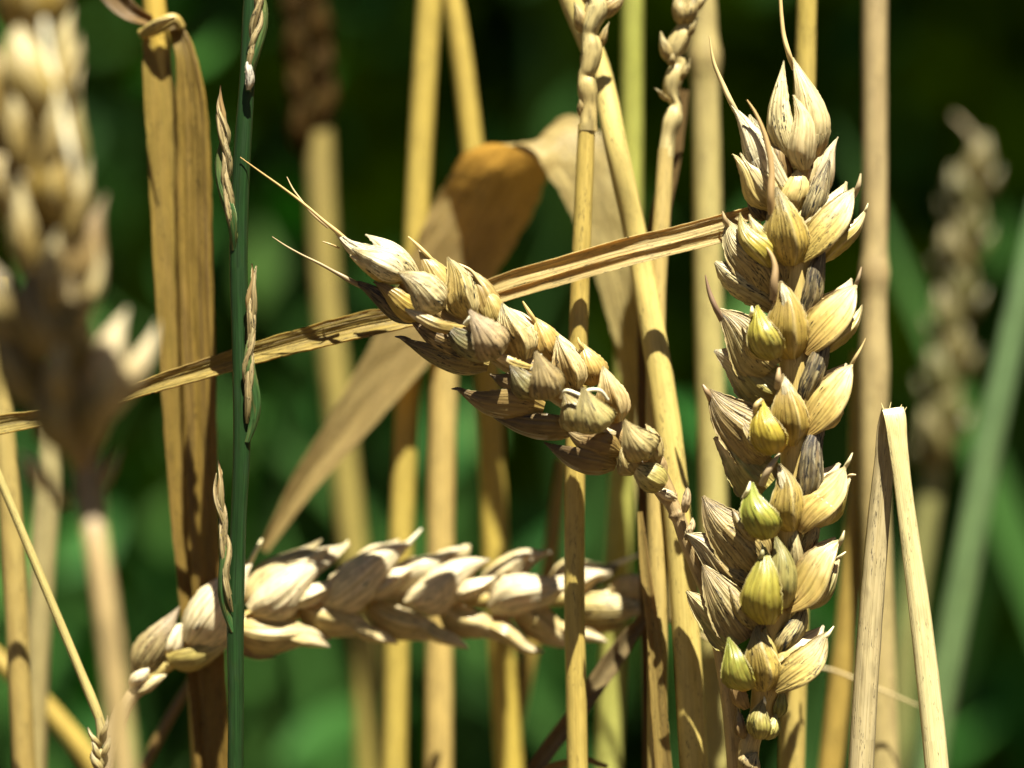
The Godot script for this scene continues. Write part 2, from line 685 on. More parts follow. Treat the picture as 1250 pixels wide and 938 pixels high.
func leaf_mesh(length: float, width: float, fold: float, droop: float, material: String) -> ArrayMesh:
	var p := PackedVector3Array()
	var col := PackedColorArray()
	var uv := PackedVector2Array()
	var nu := 9
	var nv := 5
	var shape := [0.10, 0.55, 0.88, 1.0, 0.96, 0.80, 0.56, 0.28, 0.02]
	for i in nu:
		var u := float(i) / (nu - 1)
		for j in nv:
			var v := float(j) / (nv - 1) * 2.0 - 1.0
			var w: float = width * 0.5 * shape[i]
			p.append(Vector3(v * w * (1.0 + 0.06 * sin(i * 2.6 + j)), u * length, absf(v) * w * fold - droop * length * u * u))
			col.append(Color.WHITE)
			uv.append(Vector2(v * 0.2, u * 0.4))
	var n := grid_normals(p, nu, nv, false)
	var idx := PackedInt32Array()
	grid_faces(idx, 0, nu, nv, false)
	var a := []
	a.resize(Mesh.ARRAY_MAX)
	a[Mesh.ARRAY_VERTEX] = p
	a[Mesh.ARRAY_NORMAL] = n
	a[Mesh.ARRAY_COLOR] = col
	a[Mesh.ARRAY_TEX_UV] = uv
	a[Mesh.ARRAY_INDEX] = idx
	var me := ArrayMesh.new()
	me.add_surface_from_arrays(Mesh.PRIMITIVE_TRIANGLES, a)
	me.surface_set_material(0, M[material])
	return me


func leaves(called: String, mesh: ArrayMesh, places: Array, colours: Array) -> void:
	var mm := MultiMesh.new()
	mm.transform_format = MultiMesh.TRANSFORM_3D
	mm.use_colors = true
	mm.mesh = mesh
	mm.instance_count = places.size()
	for i in places.size():
		mm.set_instance_transform(i, places[i])
		mm.set_instance_color(i, colours[i])
	var o := MultiMeshInstance3D.new()
	o.multimesh = mm
	o.name = called
	add_child(o)
	o.set_meta("kind", "stuff")


func leaf_place(at: Vector3, size: float, lean: float) -> Transform3D:
	var b := Basis.from_euler(Vector3(rng.randf_range(-1.0, 1.0) * lean + 0.5, rng.randf_range(-PI, PI), rng.randf_range(-1.2, 1.2)))
	return Transform3D(b.scaled(Vector3.ONE * size), at)


func build_setting():
	sheet("ground", Vector2(120, 120), Vector2i(48, 48), func(x, z): return Vector3(x, -0.02 + 0.012 * n_mottle.get_noise_2d(x * 3.0, z * 3.0), z), Color(0.10, 0.075, 0.05))
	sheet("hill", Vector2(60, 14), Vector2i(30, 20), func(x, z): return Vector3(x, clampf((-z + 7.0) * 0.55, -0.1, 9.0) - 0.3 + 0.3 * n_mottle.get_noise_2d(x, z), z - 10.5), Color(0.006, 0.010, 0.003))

	# weeds between the stalks and the thicket, in the sun
	var small := leaf_mesh(1.0, 0.46, 0.35, 0.25, "leaf")
	var places := []
	var colours := []
	while places.size() < 3600:
		var at := Vector3(rng.randf_range(-0.75, 0.75), rng.randf_range(0.0, 1.08), rng.randf_range(-0.95, -0.20))
		var low := smoothstep(1.05, 0.35, at.y + 0.10 * n_mottle.get_noise_2d(at.x * 9.0, at.z * 9.0))
		var leftward := smoothstep(0.13, -0.12, at.x + 0.35 * (at.y - 0.75) * 0.6)
		var clump := smoothstep(-0.02, 0.26, n_mottle.get_noise_3d(at.x * 7.5 + 40.0, at.y * 7.5, at.z * 5.0))
		if rng.randf() > clump * (0.01 + 0.60 * leftward + 0.45 * low * (0.12 + 0.88 * leftward)):
			continue
		places.append(leaf_place(at, rng.randf_range(0.018, 0.038), 0.9))
		var g := rng.randf_range(0.6, 1.35)
		colours.append(Color(0.022 * g + 0.024 * rng.randf() * g, 0.098 * g, 0.017 * g))
	tag_stuff(places, colours, "undergrowth", small)

	# thin green grass between the weeds
	var grass := leaf_mesh(1.0, 0.045, 0.3, 0.35, "leaf")
	places = []
	colours = []
	while places.size() < 420:
		var at := Vector3(rng.randf_range(-0.6, 0.5), rng.randf_range(0.0, 0.62), rng.randf_range(-1.0, -0.22))
		if rng.randf() > 0.25 + 0.75 * smoothstep(0.15, -0.15, at.x):
			continue
		var bend := Basis.from_euler(Vector3(rng.randf_range(-0.3, 0.3), rng.randf_range(-PI, PI), rng.randf_range(-0.45, 0.45)))
		places.append(Transform3D(bend.scaled(Vector3.ONE * rng.randf_range(0.16, 0.34)), at))
		var g := rng.randf_range(0.5, 1.2)
		colours.append(Color(0.045 * g, 0.115 * g, 0.022 * g))
	tag_stuff(places, colours, "undergrowth_grass", grass)

	# dark thicket behind
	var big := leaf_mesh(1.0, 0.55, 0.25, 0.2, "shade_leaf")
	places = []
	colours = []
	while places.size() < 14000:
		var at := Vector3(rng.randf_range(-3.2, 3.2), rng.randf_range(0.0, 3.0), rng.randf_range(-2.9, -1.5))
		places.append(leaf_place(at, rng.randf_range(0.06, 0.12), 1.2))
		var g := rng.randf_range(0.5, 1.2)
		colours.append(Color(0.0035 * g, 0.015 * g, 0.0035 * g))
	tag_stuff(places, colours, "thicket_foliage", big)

	# branches hanging over from the trees behind, which keep the thicket dark
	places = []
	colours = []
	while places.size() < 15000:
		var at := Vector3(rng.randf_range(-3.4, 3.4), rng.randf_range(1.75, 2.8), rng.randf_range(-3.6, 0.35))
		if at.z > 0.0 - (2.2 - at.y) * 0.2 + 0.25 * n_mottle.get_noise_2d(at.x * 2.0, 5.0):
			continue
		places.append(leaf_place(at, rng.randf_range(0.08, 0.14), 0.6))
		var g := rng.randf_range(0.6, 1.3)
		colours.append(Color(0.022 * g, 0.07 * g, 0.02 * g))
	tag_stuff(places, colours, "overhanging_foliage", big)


func tag_stuff(places: Array, colours: Array, called: String, mesh: ArrayMesh) -> void:
	leaves(called, mesh, places, colours)
	var said := {
		"undergrowth": "green leafy weeds out of focus between the straw stalks and the dark thicket",
		"undergrowth_grass": "thin blurred green grass blades among the weeds behind the stalks",
		"thicket_foliage": "dark shaded leaves of the thicket behind everything",
		"overhanging_foliage": "leafy branches hanging over the thicket above the stalks",
	}
	var o := get_node(called)
	o.set_meta("label", said[called])
	o.set_meta("category", "foliage")


# -------------------------------------------------------------------- straw stalks behind the ears
# pts are the visible run; the stalk goes on to the ground below the picture
func stalk(called: String, pts: Array, label: String, category: String, group: String, o := {}) -> Node3D:
	var last: Array = pts[-1]
	var all := pts.duplicate()
	if o.get("ground", true):
		var s := size_at(last[2])
		var y_ground := 469.0 + EYE / s
		var prev: Array = pts[-2]
		var dx: float = clampf((last[0] - prev[0]) / maxf(last[1] - prev[1], 60.0), -0.12, 0.12)
		var run: float = y_ground - last[1]
		for k in [0.12, 0.4, 0.75, 1.0]:
			all.append([last[0] + dx * run * k * (1.0 - 0.5 * k), last[1] + run * k, last[2], last[3] * (1.0 + 0.15 * k)])
	var foot := P(all[-1][0], all[-1][1], all[-1][2])
	var t := thing(called, foot, label, category, group)
	var oo := o.duplicate()
	oo["n"] = o.get("n", 30 + 8 * all.size())
	stem(t, "stem", all, oo)
	return t


func build_back_stalks():
	var g := "out of focus straw stalks behind the ears"
	# far ones, most out of focus
	stalk("wheat_stalk", [[388, 120, -860, 30], [392, 250, -860, 33], [397, 350, -860, 34], [410, 480, -860, 34], [428, 650, -860, 34], [446, 800, -860, 34], [452, 950, -860, 36]],
		"blurred olive-tan stalk topped by a brown withered head, behind the awns of the leaning ear", "stalk", g, {"c": Color(0.292, 0.231, 0.074), "c2": Color(0.300, 0.266, 0.056)})
	var wh := thing("withered_ear", P(388, 120, -860), "brown blurred withered ear high behind the tip of the leaning ear", "wheat ear")
	for i in 9:
		var y := 190.0 - i * 24.0
		var s := 1.0 if i % 2 else -1.0
		husk(wh, "husk", P(384 + s * 5 - i * 1.5, y, -860), P(382 + s * 20 - i * 2.0, y - 84, -850), 36, s * 35, {"c": Color(0.024, 0.015, 0.005), "ct": Color(0.03, 0.02, 0.007), "cb": Color(0.024, 0.015, 0.005), "mt": "ground", "n": 0.4, "d": 0.8, "rim": 0.1})
	stalk("wheat_stalk", [[528, -60, -400, 31.7], [524, 0, -400, 30.8], [512, 200, -400, 29.9], [503, 400, -400, 29.9], [492, 600, -400, 29.9], [484, 800, -400, 29.9], [481, 950, -400, 30.8]],
		"golden blurred stalk running from the top edge down behind the tip of the leaning ear", "stalk", g, {"c": Color(0.468, 0.359, 0.082), "c2": Color(0.384, 0.304, 0.070)})
	stalk("wheat_stalk", [[540, -60, -430, 22.9], [552, 0, -430, 24.6], [575, 170, -430, 26.4], [590, 350, -430, 29.9], [598, 520, -430, 31.7], [606, 700, -430, 33.4], [622, 950, -430, 34.3]],
		"bright yellow blurred stalk leaning right, seen again below the middle of the leaning ear", "stalk", g, {"c": Color(0.450, 0.339, 0.082), "c2": Color(0.484, 0.377, 0.062)})
	stalk("wheat_stalk", [[556, 300, -370, 26.4], [546, 400, -370, 31.7], [540, 520, -370, 33.4], [537, 700, -370, 33.4], [535, 950, -370, 34.3]],
		"thick buff blurred stalk between the golden and the bright yellow one", "stalk", g, {"c": Color(0.468, 0.359, 0.131), "c2": Color(0.468, 0.331, 0.097)})
	stalk("wheat_stalk", [[688, 560, -460, 14.1], [672, 680, -460, 19.4], [645, 800, -460, 22.9], [615, 950, -460, 24.6]],
		"dull tan blurred stalk slanting down left behind the right half of the lying ear", "stalk", g, {"c": Color(0.310, 0.225, 0.053)})
	stalk("green_stalk", [[773, -60, -380, 26.4], [772, 0, -380, 26.4], [771, 200, -380, 26.4], [766, 420, -380, 29.9], [757, 620, -380, 31.7], [748, 800, -380, 33.4], [742, 950, -380, 33.4]],
		"olive green blurred stalk between the two stripped ears", "stalk", "", {"c": Color(0.310, 0.330, 0.065), "c2": Color(0.417, 0.412, 0.122), "mt": "straw"})
	stalk("wheat_stalk", [[852, -60, -330, 33.4], [857, 0, -330, 33.4], [862, 160, -330, 34.3], [865, 400, -330, 35.2], [870, 600, -330, 34.3], [872, 950, -330, 35.2]],
		"wide pale blurred stalk right behind the left edge of the upright ear", "stalk", g, {"c": Color(0.401, 0.323, 0.138), "c2": Color(0.434, 0.412, 0.122), "nodes": [0.16]})
	stalk("wheat_stalk", [[986, -60, -150, 25], [985, 0, -150, 25], [982, 130, -150, 26], [976, 500, -150, 30], [970, 800, -150, 32], [966, 950, -150, 32]],
		"yellow stalk rising straight behind the tip of the upright ear", "stalk", g, {"c": Color(0.417, 0.323, 0.073), "c2": Color(0.434, 0.339, 0.122)})
	stalk("wheat_stalk", [[1069, -60, -290, 31], [1068, 0, -290, 31], [1068, 250, -290, 31], [1067, 400, -290, 33], [1067, 440, -290, 37], [1066, 520, -290, 36], [1072, 740, -290, 38], [1078, 950, -290, 40]],
		"pale brown blurred stalk with a swollen joint right of the upright ear", "stalk", g, {"c": Color(0.384, 0.296, 0.147), "c2": Color(0.401, 0.331, 0.131), "nodes": [0.233]})
	stalk("wheat_stalk", [[1052, 430, -330, 26.4], [1048, 600, -330, 28.2], [1034, 760, -330, 28.2], [1012, 950, -330, 29.9]],
		"orange-brown blurred stalk between the upright ear and the kinked straw", "stalk", g, {"c": Color(0.334, 0.250, 0.065), "c2": Color(0.367, 0.241, 0.050)})
	stalk("green_stalk", [[1272, 240, -700, 26], [1240, 390, -700, 32], [1204, 560, -700, 36], [1170, 740, -700, 37], [1132, 950, -700, 38]],
		"blue-green blurred grass stem slanting across the lower right corner", "grass stem", "", {"c": Color(0.120, 0.200, 0.090), "c2": Color(0.130, 0.190, 0.065), "mt": "green_stem", "flat": 0.6, "blot": 0.0})
	stalk("wheat_stalk", [[-2, 340, -200, 22], [2, 480, -200, 24], [12, 620, -200, 28], [22, 800, -200, 28], [30, 950, -200, 28]],
		"brown stalk at the left edge below the blurred near ear", "stalk", g, {"c": Color(0.417, 0.331, 0.114), "c2": Color(0.240, 0.153, 0.040)})
	stalk("wheat_stalk", [[70, 470, -380, 22.9], [60, 580, -380, 29.9], [50, 720, -380, 31.7], [44, 860, -380, 26.4], [42, 950, -380, 26.4]],
		"pale blurred stalk left of the near ear's stem", "stalk", g, {"c": Color(0.350, 0.304, 0.147), "c2": Color(0.292, 0.223, 0.074)})
	stalk("wheat_stalk", [[-60, 760, -470, 21.1], [0, 808, -470, 22.9], [60, 868, -470, 24.6], [110, 930, -470, 26.4], [140, 980, -470, 26.4]],
		"orange blurred stalk crossing the lower left corner on a slant", "stalk", g, {"c": Color(0.367, 0.269, 0.058)})
	stalk("wheat_stalk", [[240, 820, -280, 10], [205, 880, -280, 13], [170, 945, -280, 14], [130, 1020, -280, 16]],
		"thin dark brown stalk low behind the stem of the near ear", "stalk", g, {"c": Color(0.170, 0.108, 0.033)})
	# the arched dead leaf
	var lf := thing("arched_leaf", P(735, 500, -250), "broad tan dead leaf arching over behind the leaning ear, its top lit pale", "leaf")
	blade(lf, "leaf_blade", [[322, 672, -346, 12, 0, 0.5, 0.82, -0.55, 0.1], [368, 596, -348, 34, 0, 0.4, 0.82, -0.55, 0.1], [430, 512, -350, 54, 0, 0.25, 0.82, -0.55, 0.1], [500, 412, -350, 80, 0, 0.12, 0.84, -0.52, 0.1], [556, 316, -346, 106, 0, 0.02, 0.86, -0.48, 0.0], [594, 248, -338, 112, 0, -0.04, 0.84, -0.50, -0.12], [618, 208, -324, 112, 0, -0.05, 0.78, -0.38, -0.46], [638, 182, -306, 108, 0, -0.06, 0.66, 0.0, -0.72], [660, 168, -288, 102, 0, -0.06, 0.48, 0.42, -0.72], [682, 172, -276, 96, 0, -0.06, 0.46, 0.62, -0.58], [702, 192, -270, 88, 0, -0.08, 0.64, 0.62, -0.36], [726, 240, -268, 74, 0, -0.1, 0.86, 0.46, -0.18], [750, 318, -268, 56, 0, -0.15, 0.94, 0.32, -0.1], [770, 410, -272, 44, 0, -0.2, 0.97, 0.2, 0.0], [790, 540, -280, 40, 0, -0.3, 0.98, 0.15, 0.0], [812, 760, -290, 36, 0, -0.5, 0.98, 0.1, 0.0]],
		{"n": 150, "c": Color(0.460, 0.338, 0.128), "c2": Color(0.620, 0.525, 0.216), "ribs": 0.012, "nrib": 9.0, "st": 0.22, "mt": "dry_leaf", "single": true})


# -------------------------------------------------------------------- straws near the plane of focus
func build_near_stalks():
	# wide folded sheath left
	var t := thing("sheathed_stalk", P(258, 6500, -191), "golden stalk wrapped in a folded dead leaf, left of the green grass spike", "stalk")
	stem(t, "stem", [[184, -173, -191, 26], [186, -20, -191, 27], [190, 28, -191, 29], [200, 120, -196, 28], [225, 500, -201, 30], [250, 950, -201, 32], [258, 2500, -201, 34], [258, 6500, -201, 36]], {"c": Color(0.485, 0.339, 0.062), "c2": Color(0.427, 0.319, 0.070), "n": 90})
	blade(t, "leaf_sheath", [[186, 34, -179, 26, -20, 0.2], [191, 80, -177, 38, -25, 0.15], [199, 180, -175, 42, -22, 0.1], [208, 320, -173, 44, -18, 0.1], [216, 480, -173, 40, -16, 0.15], [226, 640, -173, 36, -14, 0.2], [240, 800, -173, 30, -10, 0.2], [252, 960, -173, 24, -8, 0.2], [262, 1200, -173, 20, 0, 0.2]],
		{"n": 70, "c": Color(0.504, 0.381, 0.085), "c2": Color(0.300, 0.187, 0.042), "ribs": 0.02, "nrib": 7.0, "st": 0.2})
	blade(t, "dead_leaf", [[206, 22, -177, 16, 10, 0.3], [222, 52, -163, 24, 18, 0.2], [233, 120, -157, 40, 22, 0.1], [236, 200, -157, 46, 20, 0.08], [238, 320, -157, 46, 16, 0.1], [243, 470, -159, 44, 12, 0.12], [248, 640, -159, 40, 10, 0.15], [258, 800, -163, 36, 8, 0.2], [266, 960, -163, 30, 8, 0.2], [272, 1300, -165, 22, 8, 0.2]],
		{"n": 80, "c": Color(0.446, 0.319, 0.065), "c2": Color(0.349, 0.227, 0.046), "ribs": 0.05, "nrib": 5.0, "st": 0.35})
	husk(t, "ligule", P(172, 44, -167), P(212, 22, -70), 16, 0, {"c": Color(0.436, 0.339, 0.108), "shape": "blade", "d": 0.8, "n": 0.5})
	stem(t, "joint", [[171, 40, -167, 9], [183, 38, -159, 15], [198, 30, -157, 17], [212, 24, -159, 15], [222, 34, -163, 10]], {"c": Color(0.446, 0.329, 0.093), "n": 20, "blot": 0.4})
	blade(t, "withered_blade", [[120, -40, -171, 30, 20, 0.3], [138, -8, -173, 34, 10, 0.3], [158, 14, -171, 26, 0, 0.4], [184, 26, -163, 14, 0, 0.5]], {"n": 24, "nv": 17, "c": Color(0.130, 0.074, 0.017), "c2": Color(0.300, 0.177, 0.035)})

	# torn leaf that crosses the picture
	t = thing("torn_leaf", P(480, 390, -60), "narrow ribbed straw leaf crossing behind the leaning ear to the upright ear", "leaf")
	blade(t, "leaf_blade", [[-60, 536, -56, 23, -20, 0.32], [0, 519, -56, 24, -10, 0.27], [60, 508, -56, 18, 15, 0.32], [120, 492, -56, 12, 30, 0.37], [180, 472, -56, 19, 0, 0.32], [240, 454, -54, 24, -5, 0.32], [310, 432, -52, 27, -10, 0.34], [380, 413, -50, 31, -12, 0.37], [440, 398, -50, 34, -12, 0.37], [500, 386, -52, 30, -10, 0.37], [545, 376, -54, 23, -5, 0.37], [572, 370, -56, 12, 0, 0.32]],
		{"n": 150, "nv": 45, "c": Color(0.485, 0.391, 0.101), "c2": Color(0.504, 0.381, 0.085), "ribs": 0.045, "nrib": 6.0, "st": 0.40, "frill": 0.10})
	blade(t, "upper_strip", [[560, 366, -52, 18, 0, 0.25], [620, 342, -48, 20, 5, 0.25], [690, 322, -44, 21, 8, 0.3], [760, 302, -40, 22, 5, 0.3], [830, 285, -36, 20, 0, 0.3], [890, 268, -30, 18, 0, 0.3], [980, 244, -26, 12, 0, 0.3]],
		{"n": 70, "nv": 25, "c": Color(0.68, 0.545, 0.20), "c2": Color(0.72, 0.60, 0.26), "ribs": 0.022, "nrib": 4.0, "st": 0.03})
	blade(t, "lower_strip", [[560, 380, -52, 12, 0, 0.25], [620, 360, -48, 14, 5, 0.3], [690, 339, -44, 16, 8, 0.3], [760, 319, -40, 16, 5, 0.3], [830, 302, -36, 15, 0, 0.3], [890, 287, -30, 15, 0, 0.3], [930, 276, -26, 12, 0, 0.3]],
		{"n": 70, "nv": 21, "c": Color(0.68, 0.545, 0.20), "c2": Color(0.72, 0.60, 0.26), "ribs": 0.022, "nrib": 3.0, "st": 0.03})

	# stripped ear in the middle
	t = thing("stripped_ear", P(705, 6400, -81), "straw stalk with a bare zigzag spindle at its top, standing behind the leaning ear", "wheat stalk")
	stem(t, "stem", [[716, 152, -78, 21], [714, 200, -78, 22], [709, 320, -79, 23], [704, 480, -80, 24], [701, 700, -81, 25], [705, 950, -81, 26], [708, 2400, -81, 30], [705, 6400, -81, 34]], {"c": Color(0.485, 0.366, 0.096), "c2": Color(0.427, 0.329, 0.085), "n": 110})
	stem(t, "rachis", [[717, 160, -78, 23], [718, 130, -78, 21], [716, 104, -76, 24], [715, 92, -76, 19], [718, 84, -74, 21], [722, 56, -74, 26], [720, 42, -74, 20], [722, 30, -72, 22], [730, 8, -72, 26], [726, -6, -72, 20], [724, -30, -72, 24], [726, -60, -72, 18]], {"c": Color(0.485, 0.381, 0.147), "c2": Color(0.563, 0.484, 0.224), "n": 90, "blot": 0.7, "wobble": 0.14, "ribs": 0.05, "nrib": 5.0})
	for q in [[718, 84, 714, 56, 18, -20], [720, 100, 712, 76, 18, 10], [728, 60, 742, 26, 14, 40], [718, 42, 702, 2, 22, -25], [728, 34, 716, -6, 24, 10], [736, 22, 762, -14, 22, 30], [724, 8, 722, -32, 26, 0], [714, 146, 708, 112, 14, -20]]:
		husk(t, "husk_stump", P(q[0], q[1], -80), P(q[2], q[3], -74), q[4], q[5], {"c": Color(0.427, 0.308, 0.116), "ct": Color(0.601, 0.514, 0.247), "mt": "husk_mottled", "n": 0.6, "d": 0.8, "curl": 0.1, "g": 0.5})

	# stripped ear to its right
	t = thing("stripped_ear", P(800, 6400, -130), "second bare zigzag spindle, thinner and paler, right of the olive green stalk", "wheat stalk")
	stem(t, "stem", [[813, 182, -124, 19], [809, 250, -122, 21], [803, 340, -118, 22], [800, 500, -112, 24], [803, 700, -98, 25], [802, 950, -95, 25], [800, 2400, -95, 28], [800, 6400, -95, 32]], {"c": Color(0.504, 0.391, 0.147), "c2": Color(0.369, 0.278, 0.078), "n": 110})
	stem(t, "rachis", [[813, 192, -124, 19], [815, 170, -124, 18], [822, 140, -122, 21], [825, 128, -122, 13], [820, 116, -122, 18], [824, 90, -120, 22], [830, 78, -120, 15], [824, 70, -120, 20], [832, 42, -118, 24], [836, 28, -118, 16], [836, 14, -118, 22], [838, -20, -118, 24], [838, -60, -118, 18]], {"c": Color(0.582, 0.495, 0.232), "c2": Color(0.504, 0.401, 0.170), "n": 90, "blot": 0.6, "wobble": 0.14, "ribs": 0.05, "nrib": 5.0})
	for q in [[818, 122, 799, 106, 9, -50], [818, 76, 807, 38, 17, -25], [831, 98, 841, 70, 10, 50], [838, 46, 852, 20, 10, 40], [832, 30, 828, -10, 22, -10], [842, 30, 846, -14, 20, 20], [822, 80, 816, 60, 12, 0], [840, 10, 868, -6, 16, 30]]:
		husk(t, "husk_stump", P(q[0], q[1], -112), P(q[2], q[3], -106), q[4], q[5], {"c": Color(0.446, 0.350, 0.147), "ct": Color(0.582, 0.514, 0.262), "mt": "husk_mottled", "n": 0.6, "d": 0.8, "curl": 0.1, "g": 0.5})
	# brown leaf behind it
	t = thing("narrow_leaf", P(800, 330, -190), "brown blurred narrow leaf behind the second stripped ear", "leaf")
	blade(t, "leaf_blade", [[836, 110, -190, 12, 10, 0.2], [824, 180, -190, 20, 10, 0.2], [804, 270, -188, 26, 5, 0.2], [792, 360, -184, 26, 0, 0.3], [788, 460, -180, 22, 0, 0.4], [792, 900, -180, 16, 0, 0.5], [800, 2000, -180, 14, 0, 0.5]], {"n": 60, "nv": 17, "c": Color(0.300, 0.197, 0.070), "c2": Color(0.240, 0.158, 0.049)})

	# broad straw from top, behind the torn leaf
	stalk("slanting_straw", [[672, -80, -136, 26.1], [697, 0, -132, 27.0], [730, 80, -128, 27.8], [752, 180, -104, 28.7], [778, 300, -116, 28.7], [796, 400, -104, 31.3], [812, 500, -96, 33.1], [826, 620, -88, 33.9], [838, 780, -84, 33.9], [848, 950, -84, 34.8]],
		"broad straw slanting from the top edge to the bottom, right of the middle stripped ear", "stalk", "", {"c": Color(0.524, 0.432, 0.154), "c2": Color(0.504, 0.391, 0.101), "n": 110, "flat": 0.85, "ribs": 0.015, "blot": 0.03})
	t = thing("straw_splinter", P(800, 900, -120), "thin split straw leaf hugging the foot of the broad slanting straw", "leaf")
	blade(t, "leaf_blade", [[781, 625, -86, 6, 0, 0.3], [786, 680, -84, 12, 10, 0.3], [796, 760, -80, 16, 5, 0.3], [804, 860, -78, 20, 5, 0.3], [812, 960, -76, 22, 5, 0.3], [818, 1300, -76, 20, 5, 0.3]], {"n": 50, "nv": 17, "c": Color(0.485, 0.371, 0.116), "c2": Color(0.466, 0.339, 0.093)})

	# dry curled leaf at the bottom
	t = thing("curled_leaf", P(650, 938, -150), "brown curled dry leaf slanting down left from the tip of the lying ear", "leaf")
	blade(t, "leaf_blade", [[800, 735, -168, 8, 0, 0.4], [774, 770, -166, 20, 8, 0.5], [745, 812, -162, 27, 14, 0.5], [708, 865, -156, 25, 10, 0.5], [672, 912, -150, 22, 5, 0.5], [640, 960, -146, 20, 0, 0.5], [590, 1060, -140, 16, 0, 0.5]], {"n": 60, "nv": 25, "c": Color(0.330, 0.258, 0.124), "c2": Color(0.427, 0.339, 0.147), "st": 0.5})
	blade(t, "leaf_curl", [[650, 950, -138, 14, 30, 0.4], [680, 934, -136, 16, 40, 0.4], [716, 928, -134, 12, 50, 0.5], [742, 936, -134, 8, 50, 0.5]], {"n": 24, "nv": 13, "c": Color(0.446, 0.339, 0.124)})

	# kinked straw right
	t = thing("kinked_straw", P(1050, 6400, -10), "pale straw kinked at its top so both legs hang down, right of the upright ear", "straw")
	stem(t, "far_leg", [[1087, 500, 0, 22, 0.12], [1083, 520, -8, 24, 0.2], [1080, 560, -14, 24, 0.5], [1075, 610, -18, 26, 0.7], [1068, 690, -19, 28, 0.8], [1058, 820, -18, 30, 0.9], [1050, 960, -18, 31, 0.9], [1047, 1500, -16, 33, 1.0], [1046, 2400, -14, 34, 1.0], [1050, 6400, -10, 36, 1.0]], {"c": Color(0.446, 0.371, 0.198), "c2": Color(0.485, 0.408, 0.221), "n": 130, "blot": 0.3, "ribs": 0.035})
	stem(t, "near_leg", [[1090, 499, 1, 27, 0.10], [1092, 506, 5, 27, 0.14], [1096, 540, 8, 24, 0.3], [1102, 590, 9, 22, 0.45], [1110, 650, 10, 23, 0.5], [1122, 740, 10, 26, 0.55], [1134, 840, 10, 28, 0.6], [1145, 950, 10, 29, 0.6], [1155, 1080, 8, 28, 0.6], [1160, 1160, 6, 25, 0.5]], {"c": Color(0.621, 0.533, 0.243), "c2": Color(0.640, 0.575, 0.309), "n": 90, "blot": 0.25, "ribs": 0.04})
	for q in [[1079, 503, 1076, 492, 2.2], [1086, 500, 1088, 491, 1.6], [1098, 502, 1101, 494, 2.0], [1103, 506, 1107, 497, 1.5]]:
		stem(t, "fibre", [[q[0], q[1] + 6, 2, q[4]], [q[0], q[1], 2, q[4]], [q[2], q[3], 1, 0.7]], {"c": Color(0.582, 0.491, 0.221), "n": 6, "sides": 6, "mt": "awn"})

	# thin straw lower left with a stripped tip
	t = thing("thin_straw", P(10, 590, -60), "thin straw slanting from the left edge down to a small stripped tip at the bottom", "straw")
	stem(t, "stem", [[-70, 418, -60, 10], [-20, 538, -60, 10], [20, 634, -58, 10], [60, 730, -56, 10.5], [96, 816, -54, 11], [122, 880, -52, 11], [127, 894, -50, 9]], {"c": Color(0.427, 0.361, 0.131), "c2": Color(0.446, 0.371, 0.139), "n": 60})
	stem(t, "rachis", [[120, 876, -50, 9], [124, 900, -50, 13], [120, 912, -50, 9], [125, 926, -50, 14], [121, 940, -50, 10], [124, 980, -50, 14], [122, 1400, -50, 14], [122, 6400, -50, 18]], {"c": Color(0.407, 0.339, 0.147), "n": 90, "blot": 0.6})
	for q in [[122, 912, 107, 888, 8, -30], [124, 928, 110, 900, 9, -20], [126, 926, 134, 898, 9, 30], [124, 906, 131, 874, 8, 20], [122, 946, 112, 916, 12, 0]]:
		husk(t, "husk_stump", P(q[0], q[1], -46), P(q[2], q[3], -42), q[4], q[5], {"c": Color(0.427, 0.361, 0.154), "ct": PALE, "n": 0.5, "d": 0.8, "st": 0.6})


# -------------------------------------------------------------------- the upright ear, in focus
func h(par: Node3D, called: String, bx: float, by: float, bz: float, tx: float, ty: float, tz: float, w: float, face: float, o := {}) -> void:
	if called == "tip":
		awn(par, [[bx, by, bz, w * 0.9], [lerpf(bx, tx, 0.5) - (ty - by) * 0.06, lerpf(by, ty, 0.5) + (tx - bx) * 0.06, bz + 1.0, w * 0.62], [tx, ty, tz, w * 0.22]], o.get("c", CREAM))
		return
	husk(par, called, P(bx, by, bz), P(tx, ty, tz), w, face, o)


